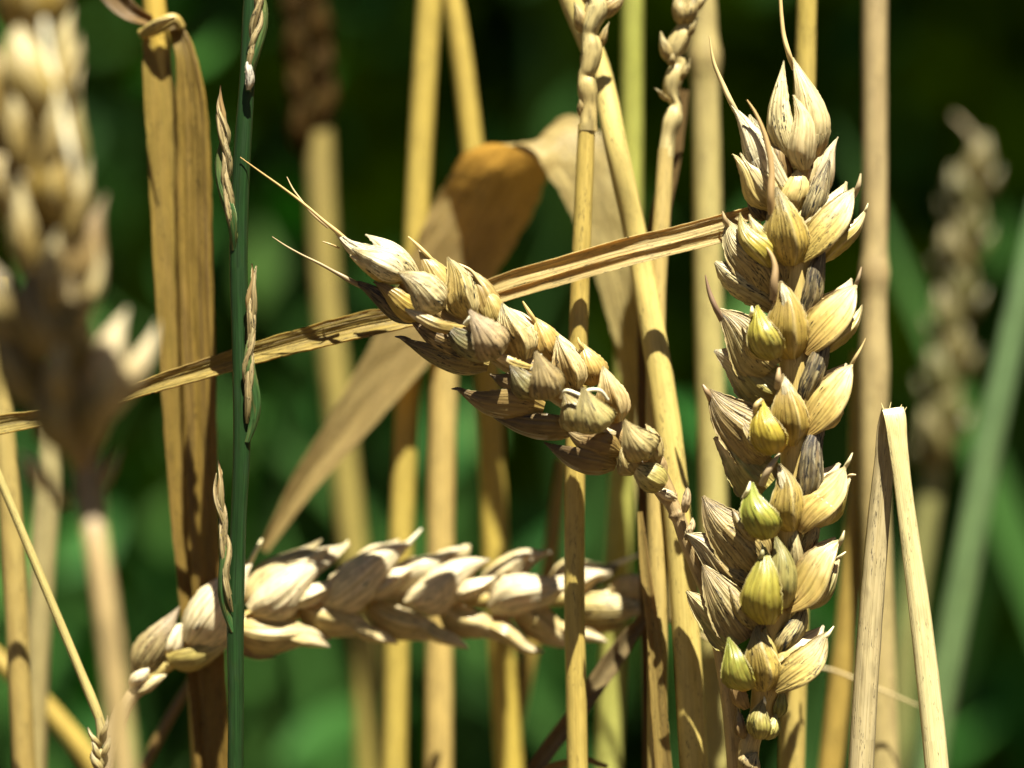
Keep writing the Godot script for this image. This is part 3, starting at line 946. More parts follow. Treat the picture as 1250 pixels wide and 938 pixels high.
func build_main_ear():
	var ear := thing("wheat_ear", P(918, 6400, -6), "upright ripe wheat ear in sharp focus with gaping yellow-green husks", "wheat ear", "ripe wheat ears")
	stem(ear, "stem", [[934, 850, -2, 26], [922, 888, -2, 24], [914, 915, -4, 26], [914, 945, -6, 26], [916, 1100, -6, 27], [920, 2400, -6, 30], [918, 6400, -6, 36]], {"c": Color(0.432, 0.318, 0.130), "c2": STRAW, "n": 110, "blot": 0.5})
	stem(ear, "rachis", [[930, 880, -2, 30], [934, 852, -2, 34], [938, 800, 8, 30], [946, 757, 8, 36], [956, 700, 8, 30], [962, 655, 8, 36], [968, 600, 8, 32], [972, 548, 8, 38], [970, 490, 8, 34], [970, 436, 8, 38], [972, 380, 8, 34], [974, 325, 8, 36], [975, 280, 8, 30], [976, 240, -2, 24], [979, 206, 0, 20]],
		{"c": Color(0.52, 0.37, 0.11), "c2": Color(0.56, 0.44, 0.16), "n": 90, "blot": 0.35, "ribs": 0.04})
	var s := sub(ear, "spikelet")
	# terminal spikelet
	h(s, "lemma", 985, 205, -4, 968, 70, -2, 46, 14, {"c": CREAM, "bow": 0.10, "side": 0.08, "shape": "lemma", "g": 0.05, "st": 0.12, "d": 0.7, "k": 0.4})
	awn(s, [[970, 84, -2, 9], [963, 66, 0, 6.5], [956, 40, 0, 5.5], [954, 20, 0, 5], [952, -12, 0, 4], [948, -50, 0, 2]], Color(0.594, 0.445, 0.200), Color(0.540, 0.382, 0.150))
	h(s, "lemma", 972, 205, 4, 957, 74, 0, 38, -35, {"c": CREAM, "bow": 0.10, "side": -0.06, "g": 0.15, "mt": "husk_mottled", "d": 0.75})
	h(s, "glume", 982, 208, 14, 968, 116, 16, 38, 8, {"c": CREAM, "k": 0.5, "vk": -0.15, "side": 0.05, "g": 0.05, "st": 0.5, "sc": Color(0.486, 0.350, 0.150), "cb": Color(0.389, 0.286, 0.130), "d": 0.75})
	h(s, "glume", 990, 206, 0, 998, 110, -4, 22, 60, {"c": CREAM, "shape": "blade"})
	h(s, "lemma", 967, 262, 10, 974, 207, 14, 36, 0, {"c": Color(0.648, 0.530, 0.200), "shape": "blade", "g": 0.0, "st": 0.1, "cb": STRAW})
	s = sub(ear, "spikelet")
	h(s, "glume", 983, 278, 14, 1013, 192, 18, 30, 14, {"c": GREY, "ct": Color(0.151, 0.117, 0.056), "mt": "husk_sooty", "g": 0.55, "k": 0.4, "st": 0.6, "sc": CREAM})
	h(s, "lemma", 990, 246, 2, 1019, 166, 6, 34, 40, {"c": PALE, "k": 0.5, "g": 0.0, "curl": 0.08})
	h(s, "lemma", 985, 240, -6, 1006, 168, -8, 36, 0, {"c": CREAM, "g": 0.1})
	s = sub(ear, "spikelet")
	h(s, "lemma", 962, 245, 2, 895, 128, 4, 44, -20, {"c": PALE, "mt": "husk_mottled", "k": 0.35, "vk": -0.2, "g": 0.1, "bow": 0.12, "curl": 0.06, "cb": CREAM})
	awn(s, [[902, 142, 8, 9], [892, 124, 8, 7.5], [882, 102, 8, 6], [872, 78, 8, 4.5], [866, 44, 8, 1.5]], Color(0.562, 0.445, 0.220), Color(0.540, 0.403, 0.160))
	h(s, "glume", 960, 232, -6, 915, 140, -8, 34, 10, {"c": GREY, "mt": "husk_sooty", "g": 0.4, "shape": "blade"})
	h(s, "glume", 962, 225, 4, 936, 162, 4, 30, 20, {"c": BROWN, "g": 0.3, "ct": GREY})
	h(s, "lemma", 944, 256, 12, 894, 188, 10, 34, -30, {"c": Color(0.648, 0.541, 0.200), "k": 0.4, "st": 0.3, "g": 0.05})
	h(s, "lemma", 948, 246, 16, 903, 187, 16, 30, 0, {"c": CREAM, "k": 0.3, "st": 0.3, "g": 0.05})
	h(s, "palea", 936, 268, 2, 915, 232, 0, 30, 0, {"c": DARK, "mt": "husk_sooty", "g": 0.7})
	# spikelet at y 320
	s = sub(ear, "spikelet")
	h(s, "lemma", 966, 324, 26, 948, 228, 36, 58, -6, {"c": GOLD, "ct": GREY, "cb": GOLD, "k": 0.92, "vk": 0.35, "g": 0.15, "d": 0.85, "bow": 0.1, "mt": "husk_mottled", "rim": 0.7})
	awn(s, [[942, 262, 46, 12], [941, 240, 44, 10], [942, 208, 42, 8.5], [937, 176, 40, 7], [928, 150, 38, 5], [920, 134, 36, 3.5], [912, 122, 35, 1.5]], Color(0.324, 0.212, 0.085), Color(0.454, 0.307, 0.120))
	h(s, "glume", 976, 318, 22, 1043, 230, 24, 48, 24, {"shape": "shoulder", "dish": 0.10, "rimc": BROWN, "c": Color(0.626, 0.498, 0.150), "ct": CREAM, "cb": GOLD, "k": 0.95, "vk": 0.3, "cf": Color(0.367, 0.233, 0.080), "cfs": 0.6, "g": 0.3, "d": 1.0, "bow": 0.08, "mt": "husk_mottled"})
	h(s, "lemma", 985, 312, 10, 1034, 222, 8, 52, 5, {"c": PALE, "k": 0.3, "g": 0.0, "ct": CREAM})
	h(s, "tip", 1042, 240, 26, 1051, 212, 26, 10, 20, {"c": Color(0.367, 0.286, 0.150), "shape": "blade", "n": 0.5})
	h(s, "lemma", 1004, 318, 4, 1058, 256, 2, 34, 30, {"c": YELLOW, "ct": CREAM, "k": 0.5, "g": 0.0, "bow": 0.05})
	awn(s, [[1052, 264, 4, 5], [1058, 254, 4, 3], [1060, 248, 4, 1.5]], CREAM)
	h(s, "lemma", 944, 330, 22, 903, 260, 22, 38, -30, {"c": YELLOW, "k": 0.45, "vk": -0.1, "g": 0.0, "bow": 0.12, "st": 0.35, "sc": OLIVE})
	h(s, "palea", 950, 318, 24, 914, 262, 26, 28, -5, {"c": YELLOW, "ct": CREAM, "k": 0.3, "g": 0.0})
	h(s, "glume", 946, 352, 12, 886, 268, 8, 69, -13, {"shape": "flap", "dish": 0.15, "d": 0.42, "wrap": 80.0, "c": Color(0.36, 0.27, 0.105), "mt": "husk_mottled", "g": 0.25, "bow": 0.06, "ct": CREAM, "curl": -0.05})
	awn(s, [[890, 280, 12, 8], [885, 268, 12, 6], [882, 258, 12, 2]], Color(0.324, 0.233, 0.110))
	h(s, "glume", 950, 378, 8, 873, 320, 4, 44, -18, {"c": Color(0.389, 0.329, 0.150), "ct": CREAM, "mt": "husk_mottled", "g": 0.15, "bow": -0.03, "shape": "blade", "k": 0.3})
	# spikelet at y 435
	s = sub(ear, "spikelet")
	h(s, "lemma", 966, 438, 26, 953, 340, 36, 56, -4, {"c": GOLD, "ct": Color(0.432, 0.329, 0.140), "k": 0.92, "vk": 0.30, "g": 0.12, "d": 0.85, "bow": 0.1, "rim": 0.8})
	awn(s, [[944, 366, 48, 12], [945, 346, 46, 10], [946, 326, 44, 8], [942, 312, 42, 6], [934, 300, 40, 3]], Color(0.216, 0.138, 0.070), Color(0.410, 0.286, 0.120))
	h(s, "glume", 972, 424, 38, 954, 346, 44, 20, 10, {"c": GREY, "ct": PALE, "shape": "blade", "k": 0.6, "g": 0.1, "mt": "husk_mottled"})
	h(s, "lemma", 974, 424, 24, 981, 370, 28, 24, 20, {"c": YELLOW, "ct": DARK, "g": 0.2})
	h(s, "lemma", 946, 438, 38, 922, 374, 42, 45, -24, {"c": YELLOW, "ct": Color(0.443, 0.419, 0.071), "cb": OLIVE, "st": 0.65, "sc": OLIVE, "g": 0.0, "shape": "hood", "wrap": 82.0, "lip": 0.2, "d": 0.7, "k": 0.3, "vk": 0.15, "bow": 0.14, "curl": -0.12, "rim": 0.8})
	h(s, "tip", 917, 386, 46, 918, 374, 44, 8, 0, {"c": CREAM, "shape": "blade", "n": 0.4})
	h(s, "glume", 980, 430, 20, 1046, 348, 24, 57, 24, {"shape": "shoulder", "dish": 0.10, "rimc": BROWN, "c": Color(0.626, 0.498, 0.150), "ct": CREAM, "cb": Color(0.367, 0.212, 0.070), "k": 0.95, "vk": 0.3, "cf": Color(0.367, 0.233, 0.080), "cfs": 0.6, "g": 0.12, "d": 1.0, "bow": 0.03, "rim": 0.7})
	h(s, "lemma", 985, 424, 8, 1040, 340, 6, 60, -12, {"c": Color(0.670, 0.551, 0.200), "ct": PALE, "k": 0.2, "g": 0.0, "d": 0.7})
	awn(s, [[1042, 354, 26, 6], [1048, 340, 26, 4.5], [1052, 326, 26, 2]], Color(0.346, 0.254, 0.140))
	h(s, "lemma", 1004, 430, 2, 1053, 372, 0, 34, 30, {"c": YELLOW, "ct": CREAM, "k": 0.45, "g": 0.0})
	h(s, "rachis_fringe", 977, 394, 18, 1006, 300, 22, 28, 18, {"c": Color(0.24, 0.19, 0.085), "ct": Color(0.05, 0.043, 0.034), "mt": "husk_sooty", "g": 0.75, "shape": "blade", "st": 0.5, "sc": CREAM})
	h(s, "glume", 944, 450, 14, 878, 378, 8, 69, -13, {"shape": "flap", "dish": 0.15, "d": 0.42, "wrap": 80.0, "c": Color(0.40, 0.33, 0.13), "ct": Color(0.40, 0.31, 0.15), "mt": "husk_mottled", "g": 0.3, "bow": 0.05})
	awn(s, [[882, 392, 14, 11], [874, 376, 14, 8], [866, 356, 14, 5.5], [861, 336, 14, 1.5]], Color(0.216, 0.138, 0.080))
	h(s, "glume", 950, 482, 10, 872, 428, 4, 64, -10, {"shape": "flap", "dish": 0.15, "d": 0.42, "wrap": 80.0, "c": Color(0.38, 0.35, 0.11), "ct": PALE, "g": 0.12, "bow": -0.04, "k": 0.35, "st": 0.35, "sc": OLIVE})
	# spikelet at y 545
	s = sub(ear, "spikelet")
	h(s, "lemma", 966, 544, 26, 956, 456, 38, 50, 6, {"c": GOLD, "ct": Color(0.454, 0.350, 0.160), "k": 0.92, "vk": 0.25, "g": 0.1, "d": 0.85, "bow": 0.1, "rim": 0.75, "st": 0.4})
	awn(s, [[949, 474, 48, 11], [950, 462, 46, 8], [951, 449, 44, 3.5]], Color(0.356, 0.254, 0.120))
	h(s, "glume", 976, 528, 34, 958, 460, 42, 22, 15, {"c": Color(0.497, 0.382, 0.180), "ct": PALE, "shape": "blade", "k": 0.5, "g": 0.05, "mt": "husk_mottled"})
	h(s, "lemma", 946, 554, 40, 929, 489, 44, 46, -22, {"c": Color(0.496, 0.399, 0.052), "ct": Color(0.483, 0.406, 0.068), "cb": Color(0.469, 0.358, 0.052), "st": 0.35, "sc": Color(0.374, 0.352, 0.052), "g": 0.0, "shape": "hood", "wrap": 82.0, "lip": 0.2, "d": 0.7, "k": 0.3, "vk": 0.15, "bow": 0.14, "curl": -0.1, "rim": 0.85})
	awn(s, [[921, 506, 52, 8], [924, 494, 50, 7], [930, 488, 46, 5]], Color(0.454, 0.329, 0.130))
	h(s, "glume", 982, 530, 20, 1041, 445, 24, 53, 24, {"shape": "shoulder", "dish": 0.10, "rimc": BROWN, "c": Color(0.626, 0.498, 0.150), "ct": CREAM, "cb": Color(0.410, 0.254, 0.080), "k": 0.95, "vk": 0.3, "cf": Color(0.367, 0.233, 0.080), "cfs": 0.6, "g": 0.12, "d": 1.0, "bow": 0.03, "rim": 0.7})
	h(s, "lemma", 985, 522, 8, 1034, 444, 6, 56, -12, {"c": Color(0.670, 0.551, 0.200), "ct": PALE, "k": 0.2, "g": 0.0, "d": 0.7})
	awn(s, [[1036, 452, 26, 6], [1045, 436, 26, 4.5], [1053, 422, 26, 2.5], [1057, 413, 26, 1]], Color(0.540, 0.403, 0.170))
	h(s, "rachis_fringe", 977, 500, 20, 1008, 402, 24, 30, 18, {"c": Color(0.24, 0.19, 0.085), "ct": Color(0.05, 0.043, 0.034), "mt": "husk_sooty", "g": 0.8, "shape": "blade", "st": 0.5, "sc": CREAM})
	h(s, "glume", 942, 556, 14, 866, 476, 8, 79, -13, {"shape": "flap", "dish": 0.15, "d": 0.42, "wrap": 80.0, "c": Color(0.36, 0.27, 0.105), "ct": Color(0.40, 0.31, 0.15), "mt": "husk_mottled", "g": 0.4, "bow": 0.05})
	awn(s, [[868, 490, 14, 9], [863, 478, 14, 7], [858, 470, 13, 3]], Color(0.281, 0.191, 0.100))
	h(s, "glume", 938, 594, 12, 872, 534, 6, 64, -12, {"shape": "flap", "dish": 0.15, "d": 0.42, "wrap": 80.0, "c": Color(0.38, 0.35, 0.11), "ct": PALE, "g": 0.06, "bow": -0.05, "k": 0.4, "st": 0.45, "sc": GREEN})
	# spikelet at y 650
	s = sub(ear, "spikelet")
	h(s, "lemma", 966, 648, 26, 952, 566, 36, 47, 4, {"c": GOLD, "ct": GREY, "k": 0.92, "vk": 0.2, "g": 0.12, "d": 0.85, "bow": 0.1, "rim": 0.75, "st": 0.45, "mt": "husk_mottled"})
	awn(s, [[930, 592, 46, 11], [938, 574, 46, 9], [946, 562, 44, 6], [952, 554, 42, 3]], Color(0.367, 0.276, 0.150))
	h(s, "glume", 972, 640, 32, 950, 570, 40, 22, 20, {"c": GREY, "ct": PALE, "shape": "blade", "k": 0.5, "g": 0.1, "mt": "husk_mottled"})
	h(s, "lemma", 938, 658, 42, 917, 590, 44, 48, -20, {"c": Color(0.350, 0.372, 0.062), "ct": Color(0.269, 0.318, 0.056), "cb": YELLOW, "st": 0.75, "sc": Color(0.219, 0.258, 0.048), "g": 0.0, "shape": "hood", "wrap": 82.0, "lip": 0.2, "d": 0.7, "k": 0.3, "vk": 0.15, "bow": 0.14, "curl": -0.1, "rim": 0.85, "nv": 7.0})
	h(s, "tip", 908, 608, 48, 916, 588, 46, 9, 0, {"c": CREAM, "shape": "blade", "n": 0.4})
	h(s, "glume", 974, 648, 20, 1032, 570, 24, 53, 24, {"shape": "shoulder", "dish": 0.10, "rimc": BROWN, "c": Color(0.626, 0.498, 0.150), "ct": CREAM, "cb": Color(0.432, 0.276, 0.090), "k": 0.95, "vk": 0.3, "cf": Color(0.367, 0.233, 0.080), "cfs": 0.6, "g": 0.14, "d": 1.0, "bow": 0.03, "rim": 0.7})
	h(s, "lemma", 978, 640, 8, 1026, 566, 6, 56, -12, {"c": Color(0.648, 0.530, 0.200), "ct": PALE, "k": 0.2, "g": 0.0, "d": 0.7})
	awn(s, [[1030, 574, 26, 6], [1037, 562, 26, 4.5], [1041, 553, 26, 1.5]], CREAM)
	h(s, "lemma", 1000, 640, 2, 1040, 582, 0, 32, 30, {"c": YELLOW, "ct": CREAM, "k": 0.45, "g": 0.05})
	awn(s, [[1034, 584, 2, 5], [1040, 580, 2, 3.5], [1045, 580, 2, 2]], Color(0.540, 0.403, 0.200))
	h(s, "rachis_fringe", 978, 622, 20, 998, 520, 24, 34, 12, {"c": Color(0.24, 0.19, 0.085), "ct": Color(0.05, 0.043, 0.034), "mt": "husk_sooty", "g": 0.8, "shape": "blade", "st": 0.6, "sc": PALE})
	h(s, "rachis_fringe", 984, 588, 22, 1008, 520, 20, 14, 12, {"c": DARK, "mt": "husk_sooty", "g": 0.8, "shape": "blade"})
	h(s, "glume", 926, 690, 14, 858, 606, 8, 72, -13, {"shape": "flap", "dish": 0.15, "d": 0.42, "wrap": 80.0, "c": Color(0.42, 0.325, 0.125), "ct": Color(0.40, 0.31, 0.15), "mt": "husk_mottled", "g": 0.3, "bow": 0.06})
	h(s, "glume", 912, 712, 12, 838, 652, 6, 56, -10, {"shape": "flap", "dish": 0.15, "d": 0.42, "wrap": 80.0, "c": Color(0.36, 0.27, 0.105), "ct": PALE, "g": 0.2, "bow": -0.05, "k": 0.4, "mt": "husk_mottled"})
	# spikelet at y 757
	s = sub(ear, "spikelet")
	h(s, "lemma", 936, 762, 40, 932, 668, 44, 52, -18, {"c": Color(0.443, 0.399, 0.068), "ct": Color(0.318, 0.318, 0.071), "cb": Color(0.483, 0.399, 0.052), "st": 0.35, "sc": Color(0.312, 0.291, 0.071), "g": 0.12, "shape": "hood", "wrap": 82.0, "lip": 0.2, "d": 0.7, "k": 0.3, "vk": 0.15, "bow": 0.12, "curl": -0.05, "rim": 0.5})
	h(s, "tip", 928, 684, 52, 931, 666, 48, 9, 0, {"c": Color(0.324, 0.297, 0.130), "shape": "blade", "n": 0.4})
	h(s, "lemma", 956, 742, 28, 946, 652, 34, 44, 18, {"c": Color(0.356, 0.329, 0.110), "ct": Color(0.292, 0.276, 0.108), "st": 0.8, "sc": Color(0.097, 0.106, 0.036), "g": 0.1, "k": 0.3, "d": 0.85, "bow": 0.1})
	h(s, "glume", 968, 706, 18, 972, 640, 20, 20, 8, {"c": GREY, "ct": CREAM, "shape": "blade", "k": 0.4, "mt": "husk_mottled"})
	awn(s, [[954, 664, 18, 4], [962, 650, 20, 3.5], [974, 631, 20, 1.5]], Color(0.432, 0.297, 0.130))
	h(s, "glume", 976, 684, 8, 1000, 632, 8, 22, 20, {"c": Color(0.410, 0.350, 0.170), "shape": "blade", "k": 0.4, "mt": "husk_mottled"})
	h(s, "glume", 958, 744, 20, 1025, 660, 24, 53, 24, {"shape": "shoulder", "dish": 0.10, "rimc": BROWN, "c": Color(0.626, 0.498, 0.150), "ct": CREAM, "cb": Color(0.410, 0.254, 0.080), "k": 0.95, "vk": 0.3, "cf": Color(0.367, 0.233, 0.080), "cfs": 0.6, "g": 0.14, "d": 1.0, "bow": 0.03, "rim": 0.7})
	h(s, "lemma", 964, 736, 8, 1020, 656, 6, 56, -12, {"c": Color(0.670, 0.551, 0.220), "ct": PALE, "k": 0.2, "g": 0.0, "d": 0.7})
	h(s, "tip", 1022, 668, 26, 1031, 648, 24, 9, 20, {"c": GREY, "shape": "blade", "n": 0.4})
	h(s, "lemma", 986, 742, 4, 1026, 682, 0, 36, 30, {"c": OLIVE, "ct": CREAM, "k": 0.5, "g": 0.05})
	awn(s, [[1020, 684, 2, 5], [1028, 678, 2, 3.5], [1033, 674, 2, 2]], CREAM)
	h(s, "glume", 916, 778, 14, 858, 690, 8, 64, -13, {"shape": "flap", "dish": 0.15, "d": 0.42, "wrap": 80.0, "c": Color(0.40, 0.33, 0.13), "ct": Color(0.40, 0.31, 0.15), "cb": BROWN, "mt": "husk_mottled", "g": 0.25, "bow": 0.06, "k": 0.3})
	h(s, "glume", 902, 786, 12, 838, 722, 6, 50, -9, {"shape": "flap", "dish": 0.15, "d": 0.42, "wrap": 80.0, "c": Color(0.38, 0.35, 0.11), "ct": CREAM, "g": 0.1, "bow": -0.06, "k": 0.4, "st": 0.4, "sc": GREEN})
	# spikelet at y 842
	s = sub(ear, "spikelet")
	h(s, "lemma", 914, 842, 34, 887, 780, 36, 41, -26, {"c": Color(0.387, 0.392, 0.068), "ct": Color(0.269, 0.298, 0.056), "st": 0.8, "sc": Color(0.225, 0.250, 0.048), "g": 0.0, "shape": "hood", "wrap": 82.0, "lip": 0.2, "d": 0.7, "k": 0.3, "vk": 0.15, "bow": 0.14, "curl": -0.1, "rim": 0.7})
	h(s, "lemma", 932, 844, 30, 924, 764, 34, 47, 2, {"c": GOLD, "ct": Color(0.238, 0.201, 0.090), "cb": GOLD, "k": 0.92, "vk": 0.25, "g": 0.12, "d": 0.85, "bow": 0.1, "rim": 0.7, "mt": "husk_mottled"})
	h(s, "palea", 930, 830, 22, 934, 766, 24, 40, 10, {"c": Color(0.432, 0.360, 0.090), "g": 0.1})
	h(s, "glume", 944, 842, 22, 1010, 772, 22, 48, 24, {"shape": "shoulder", "dish": 0.10, "rimc": BROWN, "c": Color(0.626, 0.498, 0.150), "ct": GREY, "cb": Color(0.346, 0.254, 0.080), "k": 0.95, "vk": 0.3, "cf": Color(0.367, 0.233, 0.080), "cfs": 0.6, "g": 0.2, "d": 1.0, "bow": 0.12, "side": 0.02, "mt": "husk_mottled"})
	h(s, "lemma", 948, 832, 8, 1006, 764, 6, 60, -12, {"c": Color(0.670, 0.562, 0.220), "ct": PALE, "k": 0.2, "g": 0.0, "d": 0.7})
	h(s, "tip", 1000, 784, 24, 1018, 765, 22, 9, 20, {"c": CREAM, "shape": "blade", "n": 0.4})
	h(s, "glume", 952, 806, 16, 981, 734, 20, 32, 12, {"c": Color(0.432, 0.360, 0.160), "ct": Color(0.324, 0.276, 0.120), "mt": "husk_sooty", "g": 0.35, "k": 0.4, "shape": "glume"})
	# narrow pointed husks between the middle and the right of each spikelet
	s = sub(ear, "spikelet")
	for q in [[984, 312, 18, 1004, 244, 24, 20], [982, 428, 20, 996, 372, 24, 18], [986, 536, 18, 1000, 478, 22, 18], [978, 648, 18, 992, 588, 22, 20], [962, 748, 18, 984, 690, 22, 20], [946, 840, 22, 962, 790, 26, 18]]:
		h(s, "glume", q[0], q[1], q[2], q[3], q[4], q[5], q[6], 25.0, {"c": Color(0.50, 0.40, 0.13), "ct": PALE, "k": 0.8, "d": 0.8, "mt": "husk_mottled", "shape": "glume", "rim": 0.8, "bow": 0.03})
		awn(s, [[q[3] - 1, q[4] + 5, q[5] + 3, 5], [q[3] + 2, q[4] - 3, q[5] + 1, 3.5], [q[3] + 6, q[4] - 10, q[5], 1.2]], Color(0.42, 0.31, 0.12))
	for q in [[936, 326, 20, 912, 276, 20, 26], [934, 440, 26, 906, 398, 26, 28], [934, 556, 26, 904, 512, 26, 28], [924, 662, 26, 894, 622, 24, 28], [920, 768, 26, 890, 716, 24, 26]]:
		h(s, "glume", q[0], q[1], q[2], q[3], q[4], q[5], q[6], -30.0, {"c": Color(0.40, 0.31, 0.10), "ct": Color(0.30, 0.23, 0.10), "k": 0.6, "d": 0.7, "mt": "husk_mottled", "shape": "glume", "rim": 0.8})
	# the small lowest ones
	s = sub(ear, "spikelet")
	h(s, "lemma", 926, 902, 20, 932, 854, 24, 32, -20, {"c": Color(0.374, 0.352, 0.083), "ct": GREY, "k": 0.4, "vk": 0.1, "st": 0.4, "g": 0.2, "d": 0.9, "bow": 0.12, "shape": "hood", "wrap": 82.0, "lip": 0.2, "mt": "husk_mottled"})
	h(s, "lemma", 934, 902, 12, 948, 872, 14, 24, 20, {"c": Color(0.374, 0.358, 0.086), "g": 0.2, "d": 0.9, "shape": "hood", "wrap": 82.0, "lip": 0.2, "mt": "husk_mottled"})
	h(s, "tip", 933, 862, 26, 933, 851, 24, 6, 0, {"c": PALE, "shape": "blade", "n": 0.4})
	h(s, "glume", 908, 902, 4, 901, 866, 2, 18, -40, {"c": BROWN, "g": 0.3})
	h(s, "glume", 912, 866, 6, 892, 816, 0, 26, -40, {"c": Color(0.324, 0.212, 0.090), "g": 0.2})
	h(s, "lemma", 948, 876, 6, 955, 840, 4, 20, 30, {"c": Color(0.299, 0.325, 0.067), "g": 0.3, "shape": "hood", "wrap": 82.0, "lip": 0.2})
	h(s, "glume", 910, 940, 8, 924, 918, 12, 30, 0, {"c": Color(0.389, 0.307, 0.150), "st": 0.5, "mt": "husk_mottled"})
	# bottom end of the neighbour's stalk passes behind; see build_leaning_ear


func build_leaning_ear():
	var ear := thing("wheat_ear", P(900, 6400, -40), "ripe wheat ear leaning to the upper left, two long awns at its tip", "wheat ear", "ripe wheat ears")
	stem(ear, "stem", [[812, 600, -12, 20], [826, 628, -14, 17], [838, 660, -18, 19], [850, 690, -22, 18], [866, 730, -28, 19], [882, 800, -34, 21], [894, 880, -38, 22], [900, 960, -40, 23], [906, 1400, -40, 26], [908, 3000, -40, 30], [900, 6400, -40, 34]], {"c": Color(0.432, 0.318, 0.160), "c2": Color(0.540, 0.403, 0.150), "n": 130, "blot": 0.6, "nodes": [0.03, 0.1]})
	stem(ear, "rachis", [[815, 606, -12, 24], [796, 574, -8, 30], [770, 544, -6, 34], [735, 514, -6, 36], [696, 484, -6, 38], [650, 454, -6, 38], [602, 424, -4, 36], [560, 396, -4, 34], [520, 368, -2, 28], [490, 345, 0, 18]], {"c": Color(0.389, 0.276, 0.120), "c2": Color(0.410, 0.286, 0.100), "n": 70, "blot": 0.4})
	var s := sub(ear, "spikelet")
	h(s, "lemma", 512, 350, -2, 408, 282, 2, 40, -25, {"c": CREAM, "ct": PALE, "bow": 0.10, "k": 0.3, "g": 0.12, "mt": "husk_mottled", "d": 0.8, "side": 0.05})
	awn(s, [[426, 296, 8, 6.8], [410, 282, 8, 5.4], [392, 267, 10, 4.1], [372, 250, 12, 3.3], [350, 233, 14, 2.7], [322, 213, 18, 2.2], [293, 192, 22, 1.1]], Color(0.594, 0.424, 0.170), Color(0.475, 0.307, 0.100))
	awn(s, [[400, 278, 4, 4.1], [384, 264, 4, 3.1], [368, 245, 4, 2.4], [357, 230, 4, 1.9], [350, 216, 4, 1.0]], Color(0.594, 0.445, 0.220))
	h(s, "lemma", 510, 345, 4, 446, 286, 4, 38, 30, {"c": PALE, "bow": 0.08, "g": 0.02, "k": 0.2})
	h(s, "glume", 494, 338, 20, 430, 304, 22, 34, -5, {"c": PALE, "ct": GREY, "k": 0.35, "st": 0.6, "sc": GREY, "g": 0.2, "mt": "husk_mottled", "d": 0.8, "bow": 0.1})
	h(s, "glume", 490, 344, 16, 427, 312, 16, 24, -45, {"c": GOLD, "ct": CREAM, "shape": "blade", "k": 0.4, "rim": 1.0})
	h(s, "palea", 470, 325, 8, 418, 290, 8, 24, -10, {"c": GREY, "ct": DARK, "mt": "husk_sooty", "g": 0.6})
	awn(s, [[414, 303, 6, 3], [405, 299, 6, 2.4], [394, 295, 6, 1.2]], Color(0.454, 0.318, 0.130))
	h(s, "glume", 520, 388, -2, 428, 342, -2, 34, -40, {"c": DARK, "ct": Color(0.108, 0.085, 0.040), "mt": "husk_sooty", "g": 0.6})
	awn(s, [[446, 352, 4, 8.2], [428, 343, 4, 6.1], [408, 332, 5, 4.1], [390, 322, 6, 3.4], [366, 310, 8, 2.4], [350, 301, 9, 1.8], [332, 289, 10, 0.8]], Color(0.151, 0.106, 0.050), Color(0.497, 0.371, 0.180))
	s = sub(ear, "spikelet")
	h(s, "lemma", 540, 374, 16, 486, 332, 52, 50, 4, {"c": CREAM, "ct": Color(0.497, 0.403, 0.184), "cb": CREAM, "shape": "hood", "wrap": 92.0, "lip": 0.16, "st": 0.65, "sc": Color(0.216, 0.159, 0.090), "g": 0.25, "mt": "husk_mottled", "d": 0.72, "k": 0.3, "bow": 0.14, "nv": 7.0})
	h(s, "lemma", 522, 388, 14, 456, 344, 16, 36, -30, {"c": GOLD, "ct": BROWN, "g": 0.2})
	h(s, "lemma", 555, 376, 4, 511, 304, 6, 40, 10, {"c": Color(0.540, 0.424, 0.140), "ct": Color(0.475, 0.360, 0.140), "k": 0.4, "vk": 0.25, "g": 0.15, "rim": 0.8})
	awn(s, [[536, 330, 12, 6], [524, 314, 12, 5.5], [510, 300, 12, 4.5], [498, 289, 12, 2]], Color(0.562, 0.403, 0.150))
	h(s, "lemma", 574, 388, 16, 546, 314, 18, 44, 6, {"c": Color(0.518, 0.392, 0.130), "ct": STRAW, "k": 0.95, "dish": 0.1, "d": 0.95, "cf": CREAM, "cfs": 0.5, "vk": 0.30, "g": 0.15, "mt": "husk_mottled", "rim": 0.5})
	h(s, "lemma", 610, 396, -8, 568, 326, -6, 38, 30, {"c": Color(0.367, 0.265, 0.090), "k": 0.4, "g": 0.1})
	awn(s, [[602, 372, 4, 6], [588, 348, 4, 5.5], [574, 330, 4, 5], [558, 322, 4, 3]], Color(0.540, 0.403, 0.170))
	h(s, "glume", 568, 402, 34, 494, 378, 34, 20, -30, {"c": Color(0.497, 0.382, 0.130), "ct": PALE, "shape": "blade", "bow": 0.16, "k": 0.4, "rim": 1.0})
	s = sub(ear, "spikelet")
	h(s, "lemma", 600, 436, 34, 544, 394, 38, 42, -30, {"c": Color(0.216, 0.201, 0.080), "ct": Color(0.097, 0.085, 0.036), "shape": "hood", "wrap": 92.0, "lip": 0.16, "g": 0.4, "mt": "husk_mottled", "d": 0.72, "k": 0.3, "bow": 0.12})
	h(s, "lemma", 606, 434, 30, 576, 381, 70, 52, 14, {"c": Color(0.475, 0.360, 0.190), "ct": Color(0.540, 0.435, 0.280), "cb": Color(0.389, 0.297, 0.100), "shape": "hood", "wrap": 92.0, "lip": 0.16, "g": 0.3, "mt": "husk_mottled", "d": 0.72, "k": 0.3, "bow": 0.15, "curl": -0.1, "st": 0.45})
	h(s, "tip", 568, 396, 50, 577, 380, 50, 9, 0, {"c": PALE, "shape": "blade", "n": 0.4})
	h(s, "palea", 590, 436, 14, 498, 388, 12, 42, -50, {"c": Color(0.324, 0.233, 0.080), "ct": BROWN, "mt": "husk_sooty", "g": 0.5})
